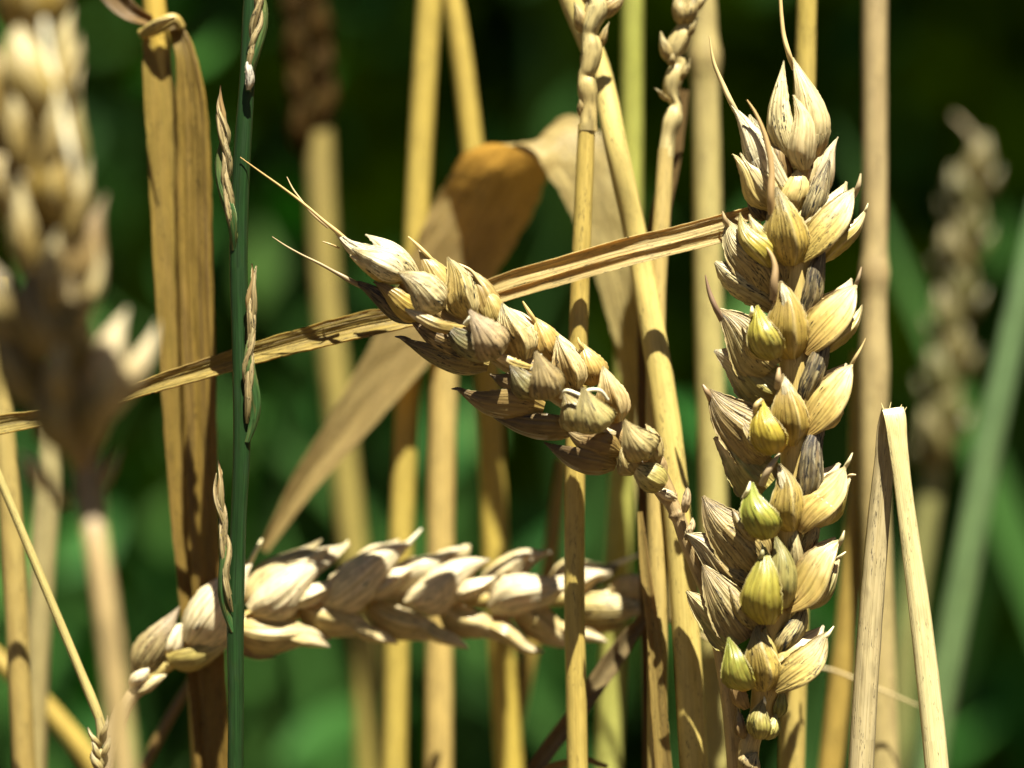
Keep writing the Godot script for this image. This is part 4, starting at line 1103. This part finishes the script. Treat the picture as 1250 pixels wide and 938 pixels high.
	h(s, "glume", 596, 448, 4, 487, 412, 2, 42, -45, {"c": Color(0.216, 0.170, 0.065), "ct": Color(0.130, 0.095, 0.050), "mt": "husk_mottled", "g": 0.4, "bow": 0.07})
	awn(s, [[500, 416, 8, 8], [490, 412, 8, 5], [482, 411, 8, 1.5]], DARK)
	h(s, "lemma", 617, 404, 0, 584, 350, 2, 34, 5, {"c": Color(0.497, 0.382, 0.120), "k": 0.4, "vk": 0.3, "g": 0.15})
	h(s, "lemma", 640, 440, 16, 613, 370, 18, 50, 10, {"c": Color(0.518, 0.360, 0.120), "ct": CREAM, "k": 0.95, "dish": 0.1, "d": 0.95, "cf": CREAM, "cfs": 0.5, "vk": 0.05, "g": 0.12, "mt": "husk_mottled"})
	h(s, "lemma", 650, 425, -4, 622, 376, -4, 40, 40, {"c": PALE, "g": 0.1, "k": 0.3})
	s = sub(ear, "spikelet")
	h(s, "lemma", 676, 440, -4, 650, 386, -2, 42, 0, {"c": Color(0.540, 0.371, 0.110), "ct": STRAW, "k": 0.35, "g": 0.15})
	awn(s, [[656, 398, 6, 8], [648, 384, 6, 5.5], [638, 368, 6, 2]], Color(0.540, 0.382, 0.130))
	h(s, "lemma", 703, 476, 14, 680, 410, 16, 44, 12, {"c": Color(0.497, 0.329, 0.110), "ct": CREAM, "k": 0.95, "dish": 0.1, "d": 0.95, "cf": CREAM, "cfs": 0.5, "vk": 0.0, "g": 0.12, "mt": "husk_mottled"})
	h(s, "lemma", 698, 455, -2, 676, 402, -4, 36, 45, {"c": PALE, "k": 0.3})
	h(s, "lemma", 656, 484, 34, 622, 446, 38, 40, -26, {"c": Color(0.216, 0.196, 0.080), "ct": Color(0.151, 0.127, 0.060), "shape": "hood", "wrap": 92.0, "lip": 0.16, "g": 0.35, "mt": "husk_mottled", "d": 0.72, "k": 0.3, "bow": 0.1})
	h(s, "lemma", 668, 484, 30, 656, 432, 70, 50, 14, {"c": Color(0.389, 0.297, 0.130), "ct": Color(0.454, 0.360, 0.168), "cb": Color(0.324, 0.254, 0.090), "shape": "hood", "wrap": 92.0, "lip": 0.16, "g": 0.3, "mt": "husk_mottled", "d": 0.72, "k": 0.3, "bow": 0.16, "curl": -0.1, "st": 0.5, "sc": DARK})
	h(s, "tip", 650, 452, 50, 661, 432, 52, 9, 0, {"c": PALE, "shape": "blade", "n": 0.4})
	h(s, "glume", 650, 450, 30, 601, 434, 30, 16, -20, {"c": STRAW, "ct": PALE, "shape": "blade", "bow": 0.1, "rim": 1.0})
	h(s, "palea", 644, 474, 20, 598, 458, 22, 28, -20, {"c": Color(0.238, 0.170, 0.075), "ct": DARK, "g": 0.3})
	h(s, "glume", 664, 500, 8, 556, 474, 4, 52, -42, {"c": Color(0.281, 0.201, 0.075), "ct": Color(0.151, 0.106, 0.050), "g": 0.3, "bow": 0.08})
	awn(s, [[568, 478, 8, 7], [558, 475, 8, 4.5], [551, 475, 8, 1.5]], DARK)
	s = sub(ear, "spikelet")
	h(s, "lemma", 728, 470, -4, 710, 418, -2, 42, 0, {"c": Color(0.518, 0.360, 0.110), "ct": STRAW, "k": 0.4, "g": 0.12})
	awn(s, [[714, 430, 6, 7], [708, 420, 6, 5], [705, 412, 6, 2]], Color(0.518, 0.371, 0.130))
	h(s, "lemma", 754, 516, 14, 736, 447, 16, 44, 12, {"c": Color(0.497, 0.329, 0.110), "ct": CREAM, "k": 0.95, "dish": 0.1, "d": 0.95, "cf": CREAM, "cfs": 0.5, "vk": 0.0, "g": 0.1})
	h(s, "lemma", 714, 524, 34, 688, 480, 40, 42, -22, {"c": Color(0.356, 0.307, 0.120), "ct": Color(0.389, 0.329, 0.160), "shape": "hood", "wrap": 92.0, "lip": 0.16, "g": 0.15, "d": 0.72, "k": 0.3, "bow": 0.14, "rim": 0.8})
	h(s, "lemma", 724, 524, 32, 714, 476, 70, 56, 12, {"c": Color(0.410, 0.360, 0.140), "ct": Color(0.454, 0.382, 0.168), "cb": Color(0.432, 0.360, 0.100), "shape": "hood", "wrap": 92.0, "lip": 0.16, "g": 0.15, "d": 0.72, "k": 0.3, "bow": 0.18, "curl": -0.1, "mt": "husk_mottled"})
	awn(s, [[684, 486, 52, 4], [692, 477, 58, 4.5], [704, 481, 62, 4.5], [714, 486, 66, 4]], PALE)
	awn(s, [[708, 488, 62, 4], [718, 477, 64, 4.5], [732, 477, 60, 4.5], [742, 488, 52, 4]], PALE)
	h(s, "glume", 706, 524, 8, 594, 504, 4, 44, -45, {"c": Color(0.162, 0.117, 0.050), "ct": DARK, "g": 0.4, "bow": 0.07})
	awn(s, [[604, 506, 8, 6], [596, 504, 8, 4], [590, 503, 8, 1.5]], DARK)
	s = sub(ear, "spikelet")
	h(s, "lemma", 786, 558, 20, 762, 513, 58, 50, 8, {"c": Color(0.454, 0.382, 0.168), "ct": Color(0.518, 0.424, 0.192), "shape": "hood", "wrap": 92.0, "lip": 0.16, "g": 0.15, "d": 0.72, "k": 0.3, "bow": 0.16, "mt": "husk_mottled"})
	h(s, "lemma", 802, 566, 12, 788, 518, 14, 30, 35, {"c": Color(0.454, 0.371, 0.160), "g": 0.1, "shape": "hood", "wrap": 92.0, "lip": 0.16})
	h(s, "glume", 752, 530, 26, 717, 526, 24, 14, -10, {"c": PALE, "shape": "blade", "bow": 0.1})
	h(s, "glume", 756, 552, 18, 690, 524, 16, 40, -30, {"c": Color(0.238, 0.159, 0.065), "g": 0.3})
	h(s, "glume", 752, 568, 6, 664, 540, 2, 48, -48, {"c": Color(0.162, 0.111, 0.050), "ct": DARK, "g": 0.3, "bow": 0.08, "rim": 0.3})
	h(s, "lemma", 776, 578, 20, 756, 546, 20, 34, -30, {"c": Color(0.389, 0.318, 0.130), "shape": "hood", "wrap": 92.0, "lip": 0.16})
	s = sub(ear, "spikelet")
	h(s, "lemma", 812, 592, 20, 768, 566, 22, 38, -8, {"c": Color(0.454, 0.403, 0.130), "ct": CREAM, "shape": "hood", "wrap": 92.0, "lip": 0.16, "g": 0.2, "d": 0.72, "k": 0.3, "mt": "husk_mottled"})
	h(s, "glume", 800, 572, 16, 770, 562, 18, 12, 20, {"c": PALE, "shape": "blade"})
	h(s, "glume", 812, 580, 6, 800, 548, 6, 14, 30, {"c": Color(0.454, 0.339, 0.170), "shape": "blade"})
	h(s, "glume", 826, 610, 8, 800, 596, 10, 15, -20, {"c": Color(0.605, 0.498, 0.320), "shape": "blade", "mt": "husk_mottled"})
	h(s, "glume", 836, 626, 4, 837, 594, 8, 14, 30, {"c": Color(0.583, 0.456, 0.270), "shape": "blade", "mt": "husk_mottled", "curl": 0.15})
	h(s, "glume", 838, 660, 0, 846, 632, 2, 11, 30, {"c": Color(0.562, 0.445, 0.260), "shape": "blade", "mt": "husk_mottled"})


func build_lying_ear():
	var ear := thing("wheat_ear", P(120, 6400, -122), "pale wheat ear lying level across the lower middle behind the green grass spike", "wheat ear", "ripe wheat ears")
	var z := -225.0
	stem(ear, "stem", toward([[175, 836, z, 20], [160, 850, z, 18], [144, 880, z, 18], [132, 930, z, 19], [126, 1000, z, 20], [122, 2400, z, 26], [120, 6400, z, 32]]), {"c": Color(0.46, 0.36, 0.2), "n": 90})
	stem(ear, "rachis", toward([[165, 840, z, 18], [200, 812, z, 22], [260, 778, z, 28], [340, 748, z, 30], [440, 734, z, 30], [540, 730, z, 28], [640, 730, z, 26], [720, 728, z, 22], [780, 728, z, 14]]), {"c": STRAW, "n": 60})
	var up := {"c": Color(0.82, 0.76, 0.50), "ct": PALE, "cb": CREAM, "g": 0.08, "st": 0.2, "shape": "lemma", "d": 0.8, "k": 0.4, "vk": -0.2, "n": 0.8, "bow": 0.1}
	var s := sub(ear, "spikelet")
	hl(s, "lemma", 165, 822, z, 214, 748, z + 8, 40, -10, {"c": GREY, "ct": Color(0.44, 0.36, 0.24), "st": 0.6, "sc": BROWN, "mt": "husk_mottled", "n": 0.8})
	hl(s, "glume", 158, 838, z + 8, 182, 816, z + 12, 18, 0, {"c": PALE, "n": 0.6, "shape": "blade"})
	hl(s, "glume", 166, 846, z + 8, 203, 824, z + 10, 14, 10, {"c": CREAM, "n": 0.6, "shape": "blade"})
	hl(s, "lemma", 196, 798, z + 6, 224, 764, z + 10, 34, 10, {"c": PALE, "n": 0.6})
	hl(s, "lemma", 204, 806, z + 14, 284, 784, z + 18, 40, 40, {"c": Color(0.44, 0.38, 0.12), "ct": CREAM, "n": 0.8})
	hl(s, "lemma", 232, 788, z + 16, 300, 698, z + 26, 67, -8, up)
	hl(s, "glume", 282, 728, z, 304, 684, z, 26, -30, {"c": CREAM, "n": 0.7})
	awn_l(s, [[302, 694, z, 8], [310, 678, z, 6], [320, 658, z, 3]], CREAM)
	s = sub(ear, "spikelet")
	hl(s, "lemma", 300, 738, z, 384, 666, z, 46, -35, {"c": CREAM, "ct": GREY, "n": 0.8, "g": 0.1})
	hl(s, "lemma", 306, 748, z + 22, 394, 692, z + 30, 55, -4, up)
	hl(s, "lemma", 286, 768, z + 18, 392, 780, z + 22, 48, 14, {"c": Color(0.60, 0.49, 0.20), "ct": PALE, "k": 0.55, "vk": -0.25, "g": 0.03, "n": 0.8, "rim": 0.7})
	hl(s, "glume", 280, 782, z + 6, 336, 803, z + 4, 26, 40, {"c": BROWN, "n": 0.6})
	s = sub(ear, "spikelet")
	hl(s, "lemma", 356, 708, z, 420, 668, z, 36, -30, {"c": PALE, "n": 0.7})
	awn_l(s, [[412, 676, z, 7], [420, 668, z, 5], [425, 660, z, 2]], CREAM)
	hl(s, "lemma", 392, 742, z + 22, 494, 668, z + 30, 57, -6, up)
	awn_l(s, [[484, 678, z + 30, 10], [498, 664, z + 30, 7], [515, 646, z + 30, 3]], PALE)
	hl(s, "lemma", 366, 742, z + 18, 456, 772, z + 22, 45, 14, {"c": Color(0.60, 0.49, 0.20), "ct": PALE, "k": 0.55, "vk": -0.25, "g": 0.03, "n": 0.8, "rim": 0.7})
	awn_l(s, [[448, 768, z + 24, 6], [460, 774, z + 24, 4], [474, 775, z + 24, 2]], PALE)
	s = sub(ear, "spikelet")
	hl(s, "lemma", 452, 692, z, 484, 662, z, 26, -30, {"c": GREY, "ct": PALE, "n": 0.6})
	hl(s, "lemma", 474, 724, z + 14, 548, 674, z + 20, 40, -20, up)
	awn_l(s, [[492, 704, z + 30, 6], [482, 714, z + 32, 5], [470, 722, z + 32, 2]], CREAM)
	hl(s, "lemma", 496, 738, z + 24, 590, 688, z + 30, 53, 2, up)
	hl(s, "glume", 556, 684, z, 574, 666, z, 18, 0, {"c": CREAM, "n": 0.5, "shape": "blade"})
	hl(s, "lemma", 450, 742, z + 18, 546, 780, z + 22, 45, 14, {"c": Color(0.60, 0.49, 0.20), "ct": PALE, "k": 0.55, "vk": -0.25, "g": 0.03, "n": 0.8, "rim": 0.7})
	awn_l(s, [[540, 776, z + 24, 6], [550, 780, z + 24, 4], [560, 783, z + 24, 1.5]], PALE)
	s = sub(ear, "spikelet")
	hl(s, "lemma", 586, 718, z, 664, 678, z, 46, -25, {"c": CREAM, "ct": PALE, "n": 0.8})
	hl(s, "lemma", 598, 744, z + 22, 692, 704, z + 28, 55, 2, up)
	hl(s, "lemma", 538, 738, z + 18, 614, 782, z + 22, 43, 14, {"c": Color(0.60, 0.49, 0.20), "ct": PALE, "k": 0.55, "vk": -0.25, "g": 0.03, "n": 0.8, "rim": 0.7})
	hl(s, "lemma", 598, 756, z + 10, 652, 792, z + 12, 26, 14, {"c": CREAM, "ct": PALE, "k": 0.5, "n": 0.7})
	s = sub(ear, "spikelet")
	hl(s, "lemma", 672, 712, z, 748, 692, z, 40, -25, {"c": CREAM, "n": 0.8})
	hl(s, "lemma", 628, 744, z + 18, 704, 786, z + 22, 45, 14, {"c": Color(0.60, 0.49, 0.20), "ct": PALE, "k": 0.55, "vk": -0.25, "g": 0.03, "n": 0.8, "rim": 0.7})
	hl(s, "lemma", 694, 742, z + 18, 784, 742, z + 20, 43, 6, {"c": Color(0.54, 0.44, 0.17), "ct": PALE, "mt": "husk_mottled", "n": 0.8, "shape": "plump"})
	awn_l(s, [[772, 744, z + 24, 7], [790, 746, z + 24, 5], [815, 756, z + 22, 4.5], [850, 773, z + 16, 4], [900, 796, z + 4, 4], [960, 814, z - 6, 4], [1006, 800 + 16, z - 10, 4], [1060, 836, z - 12, 3.6], [1122, 862, z - 14, 2]], Color(0.46, 0.36, 0.17))
	hl(s, "lemma", 706, 716, z + 4, 752, 690, z + 4, 30, -20, {"c": DARK, "ct": GREY, "n": 0.6, "mt": "husk_sooty"})
	awn_l(s, [[744, 692, z + 6, 8], [762, 685, z + 6, 6], [782, 677, z + 6, 3]], PALE)
	hl(s, "lemma", 744, 722, z + 4, 806, 716, z + 4, 40, 0, {"c": CREAM, "ct": PALE, "n": 0.7})
	hl(s, "lemma", 758, 732, z + 8, 800, 738, z + 8, 20, 10, {"c": CREAM, "n": 0.6})
	hl(s, "glume", 708, 762, z + 10, 764, 764, z + 10, 22, 20, {"c": STRAW, "n": 0.6})
	s = sub(ear, "spikelet")
	for q in [[330, 716, 14, 402, 668, 16, 24, -20], [420, 706, 16, 470, 664, 18, 22, -20], [508, 706, 16, 566, 668, 18, 24, -15], [600, 708, 16, 652, 676, 18, 24, -15], [350, 738, 36, 412, 712, 38, 26, 6], [446, 726, 38, 506, 694, 40, 26, 6], [548, 730, 38, 606, 704, 40, 26, 8], [640, 732, 36, 698, 716, 38, 26, 8], [690, 716, 26, 742, 700, 26, 24, 0]]:
		hl(s, "glume", q[0], q[1], z + q[2], q[3], q[4], z + q[5], q[6], q[7], {"c": Color(0.78, 0.70, 0.44), "ct": PALE, "k": 0.85, "d": 0.8, "n": 0.6, "g": 0.08, "shape": "glume"})
	for q in [[340, 768, 34, 402, 790, 34, 22, 20], [424, 760, 36, 486, 786, 36, 22, 20], [516, 762, 36, 572, 792, 36, 22, 20], [596, 764, 34, 664, 796, 34, 22, 20], [680, 762, 30, 742, 784, 30, 22, 20]]:
		hl(s, "glume", q[0], q[1], z + q[2], q[3], q[4], z + q[5], q[6], q[7], {"c": Color(0.66, 0.55, 0.26), "ct": PALE, "k": 0.85, "d": 0.8, "n": 0.6, "g": 0.08, "shape": "glume"})


# the left end of the lying ear comes nearer
func nearer(x: float) -> float:
	return 100.0 * clampf((480.0 - x) / 300.0, 0.0, 1.0)


func toward(pts: Array) -> Array:
	var out := pts.duplicate(true)
	for q in out:
		q[2] += nearer(q[0])
	return out


func awn_l(par: Node, pts: Array, c: Color) -> void:
	awn(par, toward(pts), c)


func hl(par: Node3D, called: String, bx: float, by: float, bz: float, tx: float, ty: float, tz: float, w: float, face: float, o := {}) -> void:
	var long := 1.10 if called == "lemma" else 1.0
	h(par, called, bx, by, bz + nearer(bx), bx + (tx - bx) * long, by + (ty - by) * long, tz + nearer(tx), w, face, o)


func build_near_ear():
	var z := 480.0
	var ear := thing("wheat_ear", P(170, 6400, z), "large blurred wheat ear close to the lens along the left edge", "wheat ear", "ripe wheat ears")
	stem(ear, "stem", [[100, 540, z, 34], [107, 585, z + 10, 32], [111, 618, z + 26, 37], [115, 648, z + 44, 30], [126, 720, z + 66, 28], [140, 830, z + 84, 29], [152, 950, z + 96, 30], [165, 1300, z + 110, 33], [170, 6400, z + 100, 40]], {"c": Color(0.36, 0.25, 0.12), "c2": Color(0.40, 0.31, 0.13), "n": 110, "blot": 0.4})
	stem(ear, "rachis", [[102, 560, z, 36], [88, 460, z, 44], [70, 340, z, 46], [52, 200, z, 44], [38, 60, z, 40], [30, -80, z, 30]], {"c": BROWN, "n": 40})
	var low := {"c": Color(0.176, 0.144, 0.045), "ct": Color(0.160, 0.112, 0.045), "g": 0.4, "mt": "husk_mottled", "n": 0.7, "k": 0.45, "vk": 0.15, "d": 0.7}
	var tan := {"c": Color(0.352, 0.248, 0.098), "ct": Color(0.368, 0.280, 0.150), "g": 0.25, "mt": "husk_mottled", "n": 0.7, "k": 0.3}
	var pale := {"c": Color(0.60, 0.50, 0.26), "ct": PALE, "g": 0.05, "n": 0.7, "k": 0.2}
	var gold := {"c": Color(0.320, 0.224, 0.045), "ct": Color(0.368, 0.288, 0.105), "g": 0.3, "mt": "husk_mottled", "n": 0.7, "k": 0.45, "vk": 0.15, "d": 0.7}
	var s := sub(ear, "spikelet")
	h(s, "lemma", 104, 520, z + 20, 156, 376, z + 24, 57, 10, pale)
	h(s, "lemma", 122, 516, z + 16, 192, 392, z + 10, 43, 30, pale)
	h(s, "lemma", 92, 560, z + 16, 146, 470, z + 20, 36, 10, {"c": STRAW, "n": 0.7})
	h(s, "glume", 110, 606, z + 10, 146, 546, z + 8, 21, 30, tan)
	h(s, "lemma", 96, 572, z + 20, 108, 500, z + 30, 36, 0, tan)
	s = sub(ear, "spikelet")
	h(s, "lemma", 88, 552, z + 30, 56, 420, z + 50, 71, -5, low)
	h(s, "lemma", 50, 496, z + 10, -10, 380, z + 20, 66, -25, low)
	h(s, "glume", 70, 600, z, 22, 552, z + 6, 24, -20, pale)
	h(s, "glume", 80, 618, z, 52, 580, z + 6, 18, -10, pale)
	s = sub(ear, "spikelet")
	h(s, "lemma", 70, 372, z + 16, 108, 226, z + 20, 54, 10, tan)
	h(s, "lemma", 88, 384, z + 10, 130, 236, z + 4, 38, 30, tan)
	awn(s, [[104, 250, z + 10, 9], [96, 230, z + 10, 7], [84, 190, z + 10, 3]], Color(0.240, 0.176, 0.090))
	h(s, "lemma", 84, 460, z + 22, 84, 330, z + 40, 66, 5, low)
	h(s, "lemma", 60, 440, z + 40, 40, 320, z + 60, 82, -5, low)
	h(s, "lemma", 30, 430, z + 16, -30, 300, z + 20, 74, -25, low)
	s = sub(ear, "spikelet")
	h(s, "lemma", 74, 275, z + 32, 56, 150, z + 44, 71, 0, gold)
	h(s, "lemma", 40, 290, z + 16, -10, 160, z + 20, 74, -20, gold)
	h(s, "lemma", 66, 240, z + 10, 100, 80, z + 10, 43, 28, {"c": Color(0.368, 0.304, 0.120), "ct": CREAM, "n": 0.7})
	awn(s, [[92, 236, z + 60, 7], [86, 190, z + 60, 10], [72, 130, z + 58, 10], [58, 60, z + 54, 9], [50, 10, z + 50, 7], [44, -40, z + 46, 5]], PALE)
	s = sub(ear, "spikelet")
	h(s, "lemma", 46, 160, z + 36, 26, 20, z + 48, 82, 0, {"c": Color(0.368, 0.288, 0.090), "ct": CREAM, "n": 0.7, "k": 0.45, "vk": 0.15, "d": 0.7})
	h(s, "lemma", 24, 180, z + 20, -30, 40, z + 20, 74, -25, gold)
	h(s, "lemma", 60, 140, z + 8, 88, 10, z + 8, 38, 25, {"c": Color(0.416, 0.344, 0.135), "ct": CREAM, "n": 0.7})
	s = sub(ear, "spikelet")
	h(s, "lemma", 40, 50, z + 30, 30, -90, z + 40, 79, 0, gold)
	h(s, "lemma", 54, 30, z + 8, 84, -90, z + 8, 38, 25, pale)
	s = sub(ear, "spikelet")
	for q in [[96, 420, 44, 120, 300, 40, 26, 25], [60, 400, 60, 70, 280, 66, 34, 0], [36, 340, 56, 24, 220, 60, 36, -10], [84, 300, 40, 108, 190, 40, 26, 25], [58, 220, 54, 72, 110, 60, 30, 5], [30, 210, 50, 14, 100, 56, 34, -15], [70, 130, 40, 96, 40, 40, 24, 25], [110, 540, 40, 128, 440, 44, 28, 10], [76, 500, 58, 70, 410, 66, 34, 0]]:
		h(s, "glume", q[0], q[1], z + q[2], q[3], q[4], z + q[5], q[6], q[7], {"c": Color(0.336, 0.248, 0.075), "ct": CREAM, "k": 0.8, "d": 0.8, "n": 0.6, "g": 0.3, "mt": "husk_mottled"})
	var lf := thing("drooping_leaf", P(330, -150, 790), "dry wheat leaf that hangs over the near ear, above the edge of the picture", "leaf")
	blade(lf, "leaf_blade", [[-90, -140, 750, 120, 0, 0.05, 0.0, 0.1, 1.0], [40, -140, 750, 140, 0, 0.05, 0.0, 0.1, 1.0], [130, -140, 752, 140, 0, 0.05, 0.0, 0.1, 1.0], [196, -142, 756, 110, 0, 0.05, 0.0, 0.1, 1.0], [290, -190, 764, 60, 0, 0.1, 0.2, 0.1, 1.0], [330, -300, 780, 44, 0, 0.2, 0.4, 0.0, 1.0]], {"n": 40, "nv": 17, "c": Color(0.50, 0.37, 0.14), "c2": Color(0.50, 0.40, 0.16)})


func build_far_ear():
	var z := -1050.0
	var ear := thing("wheat_ear", P(1092, 3000, z), "small blurred wheat ear far back near the right edge", "wheat ear", "ripe wheat ears")
	stem(ear, "stem", [[1186, 200, z, 12], [1175, 330, z, 20], [1160, 460, z, 22], [1144, 560, z, 24], [1128, 650, z, 26], [1108, 780, z, 26], [1098, 950, z, 28], [1092, 3000, z, 32]], {"c": Color(0.30, 0.28, 0.11), "c2": Color(0.22, 0.24, 0.08), "n": 60})
	for i in 10:
		var y := 575.0 - i * 37.0
		var x := 1146.0 + i * 4.4
		var d := 1.0 if i % 2 else -1.0
		var s := sub(ear, "spikelet")
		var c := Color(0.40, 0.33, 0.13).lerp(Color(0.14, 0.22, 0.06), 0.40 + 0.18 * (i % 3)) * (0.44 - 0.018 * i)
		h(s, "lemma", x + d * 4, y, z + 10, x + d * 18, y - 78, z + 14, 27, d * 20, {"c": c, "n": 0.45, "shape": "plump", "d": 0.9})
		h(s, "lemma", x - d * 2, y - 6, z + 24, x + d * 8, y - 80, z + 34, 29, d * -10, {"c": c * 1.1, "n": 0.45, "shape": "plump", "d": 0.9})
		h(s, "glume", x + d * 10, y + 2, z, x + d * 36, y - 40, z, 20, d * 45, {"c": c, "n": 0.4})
	awn(ear, [[1190, 186, z, 8], [1186, 165, z, 6], [1164, 140, z, 3]], Color(0.4, 0.32, 0.18))


func build_ryegrass():
	var z := 8.0
	var t := thing("ryegrass_spike", P(286, 6400, z), "dark green grass spike with small tan spikelets pressed to its stem", "grass spike")
	stem(t, "stem", [[314, -80, z, 20], [307, 0, z, 20], [301, 108, z, 19], [298, 150, z, 20], [291, 306, z, 22], [293, 420, z, 20], [295, 540, z, 21], [291, 640, z, 19], [287, 772, z, 21], [288, 860, z, 19], [287, 950, z, 19], [286, 2400, z, 20], [286, 6400, z, 24]],
		{"c": Color(0.020, 0.050, 0.016), "c2": Color(0.019, 0.048, 0.015), "mt": "green_stem", "n": 150, "sides": 24, "blot": 0.0, "ribs": 0.015, "nrib": 8.0})
	rye_spikelet(t, 285, 306, 269, 104, -1.0, z)
	rye_spikelet(t, 302, 540, 307, 322, 1.0, z)
	rye_spikelet(t, 284, 772, 266, 562, -1.0, z)
	rye_spikelet(t, 303, 112, 324, -70, 1.0, z + 6)
	# bleached floret caught high on the stem
	h(t, "seed", 303, 110, z + 22, 306, 66, z + 20, 11, 0, {"c": Color(0.52, 0.50, 0.44), "ct": Color(0.56, 0.53, 0.46), "st": 0.5, "mt": "husk_mottled", "shape": "plump", "n": 0.7})


func rye_spikelet(t: Node3D, bx: float, by: float, tx: float, ty: float, side: float, z: float) -> void:
	var s := sub(t, "spikelet")
	var g := {"c": Color(0.042, 0.100, 0.030), "ct": Color(0.12, 0.15, 0.05), "cb": Color(0.03, 0.085, 0.025), "mt": "green_stem", "shape": "blade", "st": 0.3, "sc": Color(0.02, 0.06, 0.02), "g": 0.0, "rim": 0.35, "n": 0.8, "bow": 0.03, "d": 0.7, "k": 0.4}
	var dx := tx - bx
	var dy := ty - by
	h(s, "glume", bx, by, z + 8, bx + dx * 0.70 + side * 5.0, by + dy * 0.66, z + 12, 17, side * 34.0, g)
	for i in 6:
		var u := 0.10 + i * 0.105 + rng.randf_range(-0.02, 0.02)
		var d := 1.0 if i % 2 else -1.0
		var x := bx + dx * u
		var y := by + dy * u
		var long := rng.randf_range(0.32, 0.42)
		var tan := Color(0.36, 0.27, 0.12).lerp(Color(0.42, 0.34, 0.17), rng.randf())
		h(s, "lemma", x - side * 1.5, y, z + 12 + i * 0.4, x + dx * long + side * rng.randf_range(0.5, 4.5) + d * 1.3, y + dy * long, z + 15, rng.randf_range(7.5, 9.5), d * 16.0 + side * 12.0,
			{"c": tan, "ct": Color(0.46, 0.36, 0.18), "cb": Color(0.20, 0.21, 0.06), "st": 0.7, "sc": Color(0.14, 0.09, 0.045), "g": 0.25, "n": 0.65, "k": 0.5, "mt": "husk_mottled", "d": 0.7, "thick": 0.5, "rim": 0.8, "nv": 3.0, "curl": rng.randf_range(-0.02, 0.03), "shape": "glume" if i % 3 else "lemma"})
	h(s, "lemma", bx + dx * 0.70, by + dy * 0.70, z + 13, tx, ty, z + 14, 8, 0, {"c": Color(0.36, 0.25, 0.11), "ct": Color(0.30, 0.19, 0.08), "n": 0.6, "d": 0.8, "st": 0.5, "k": 0.4})
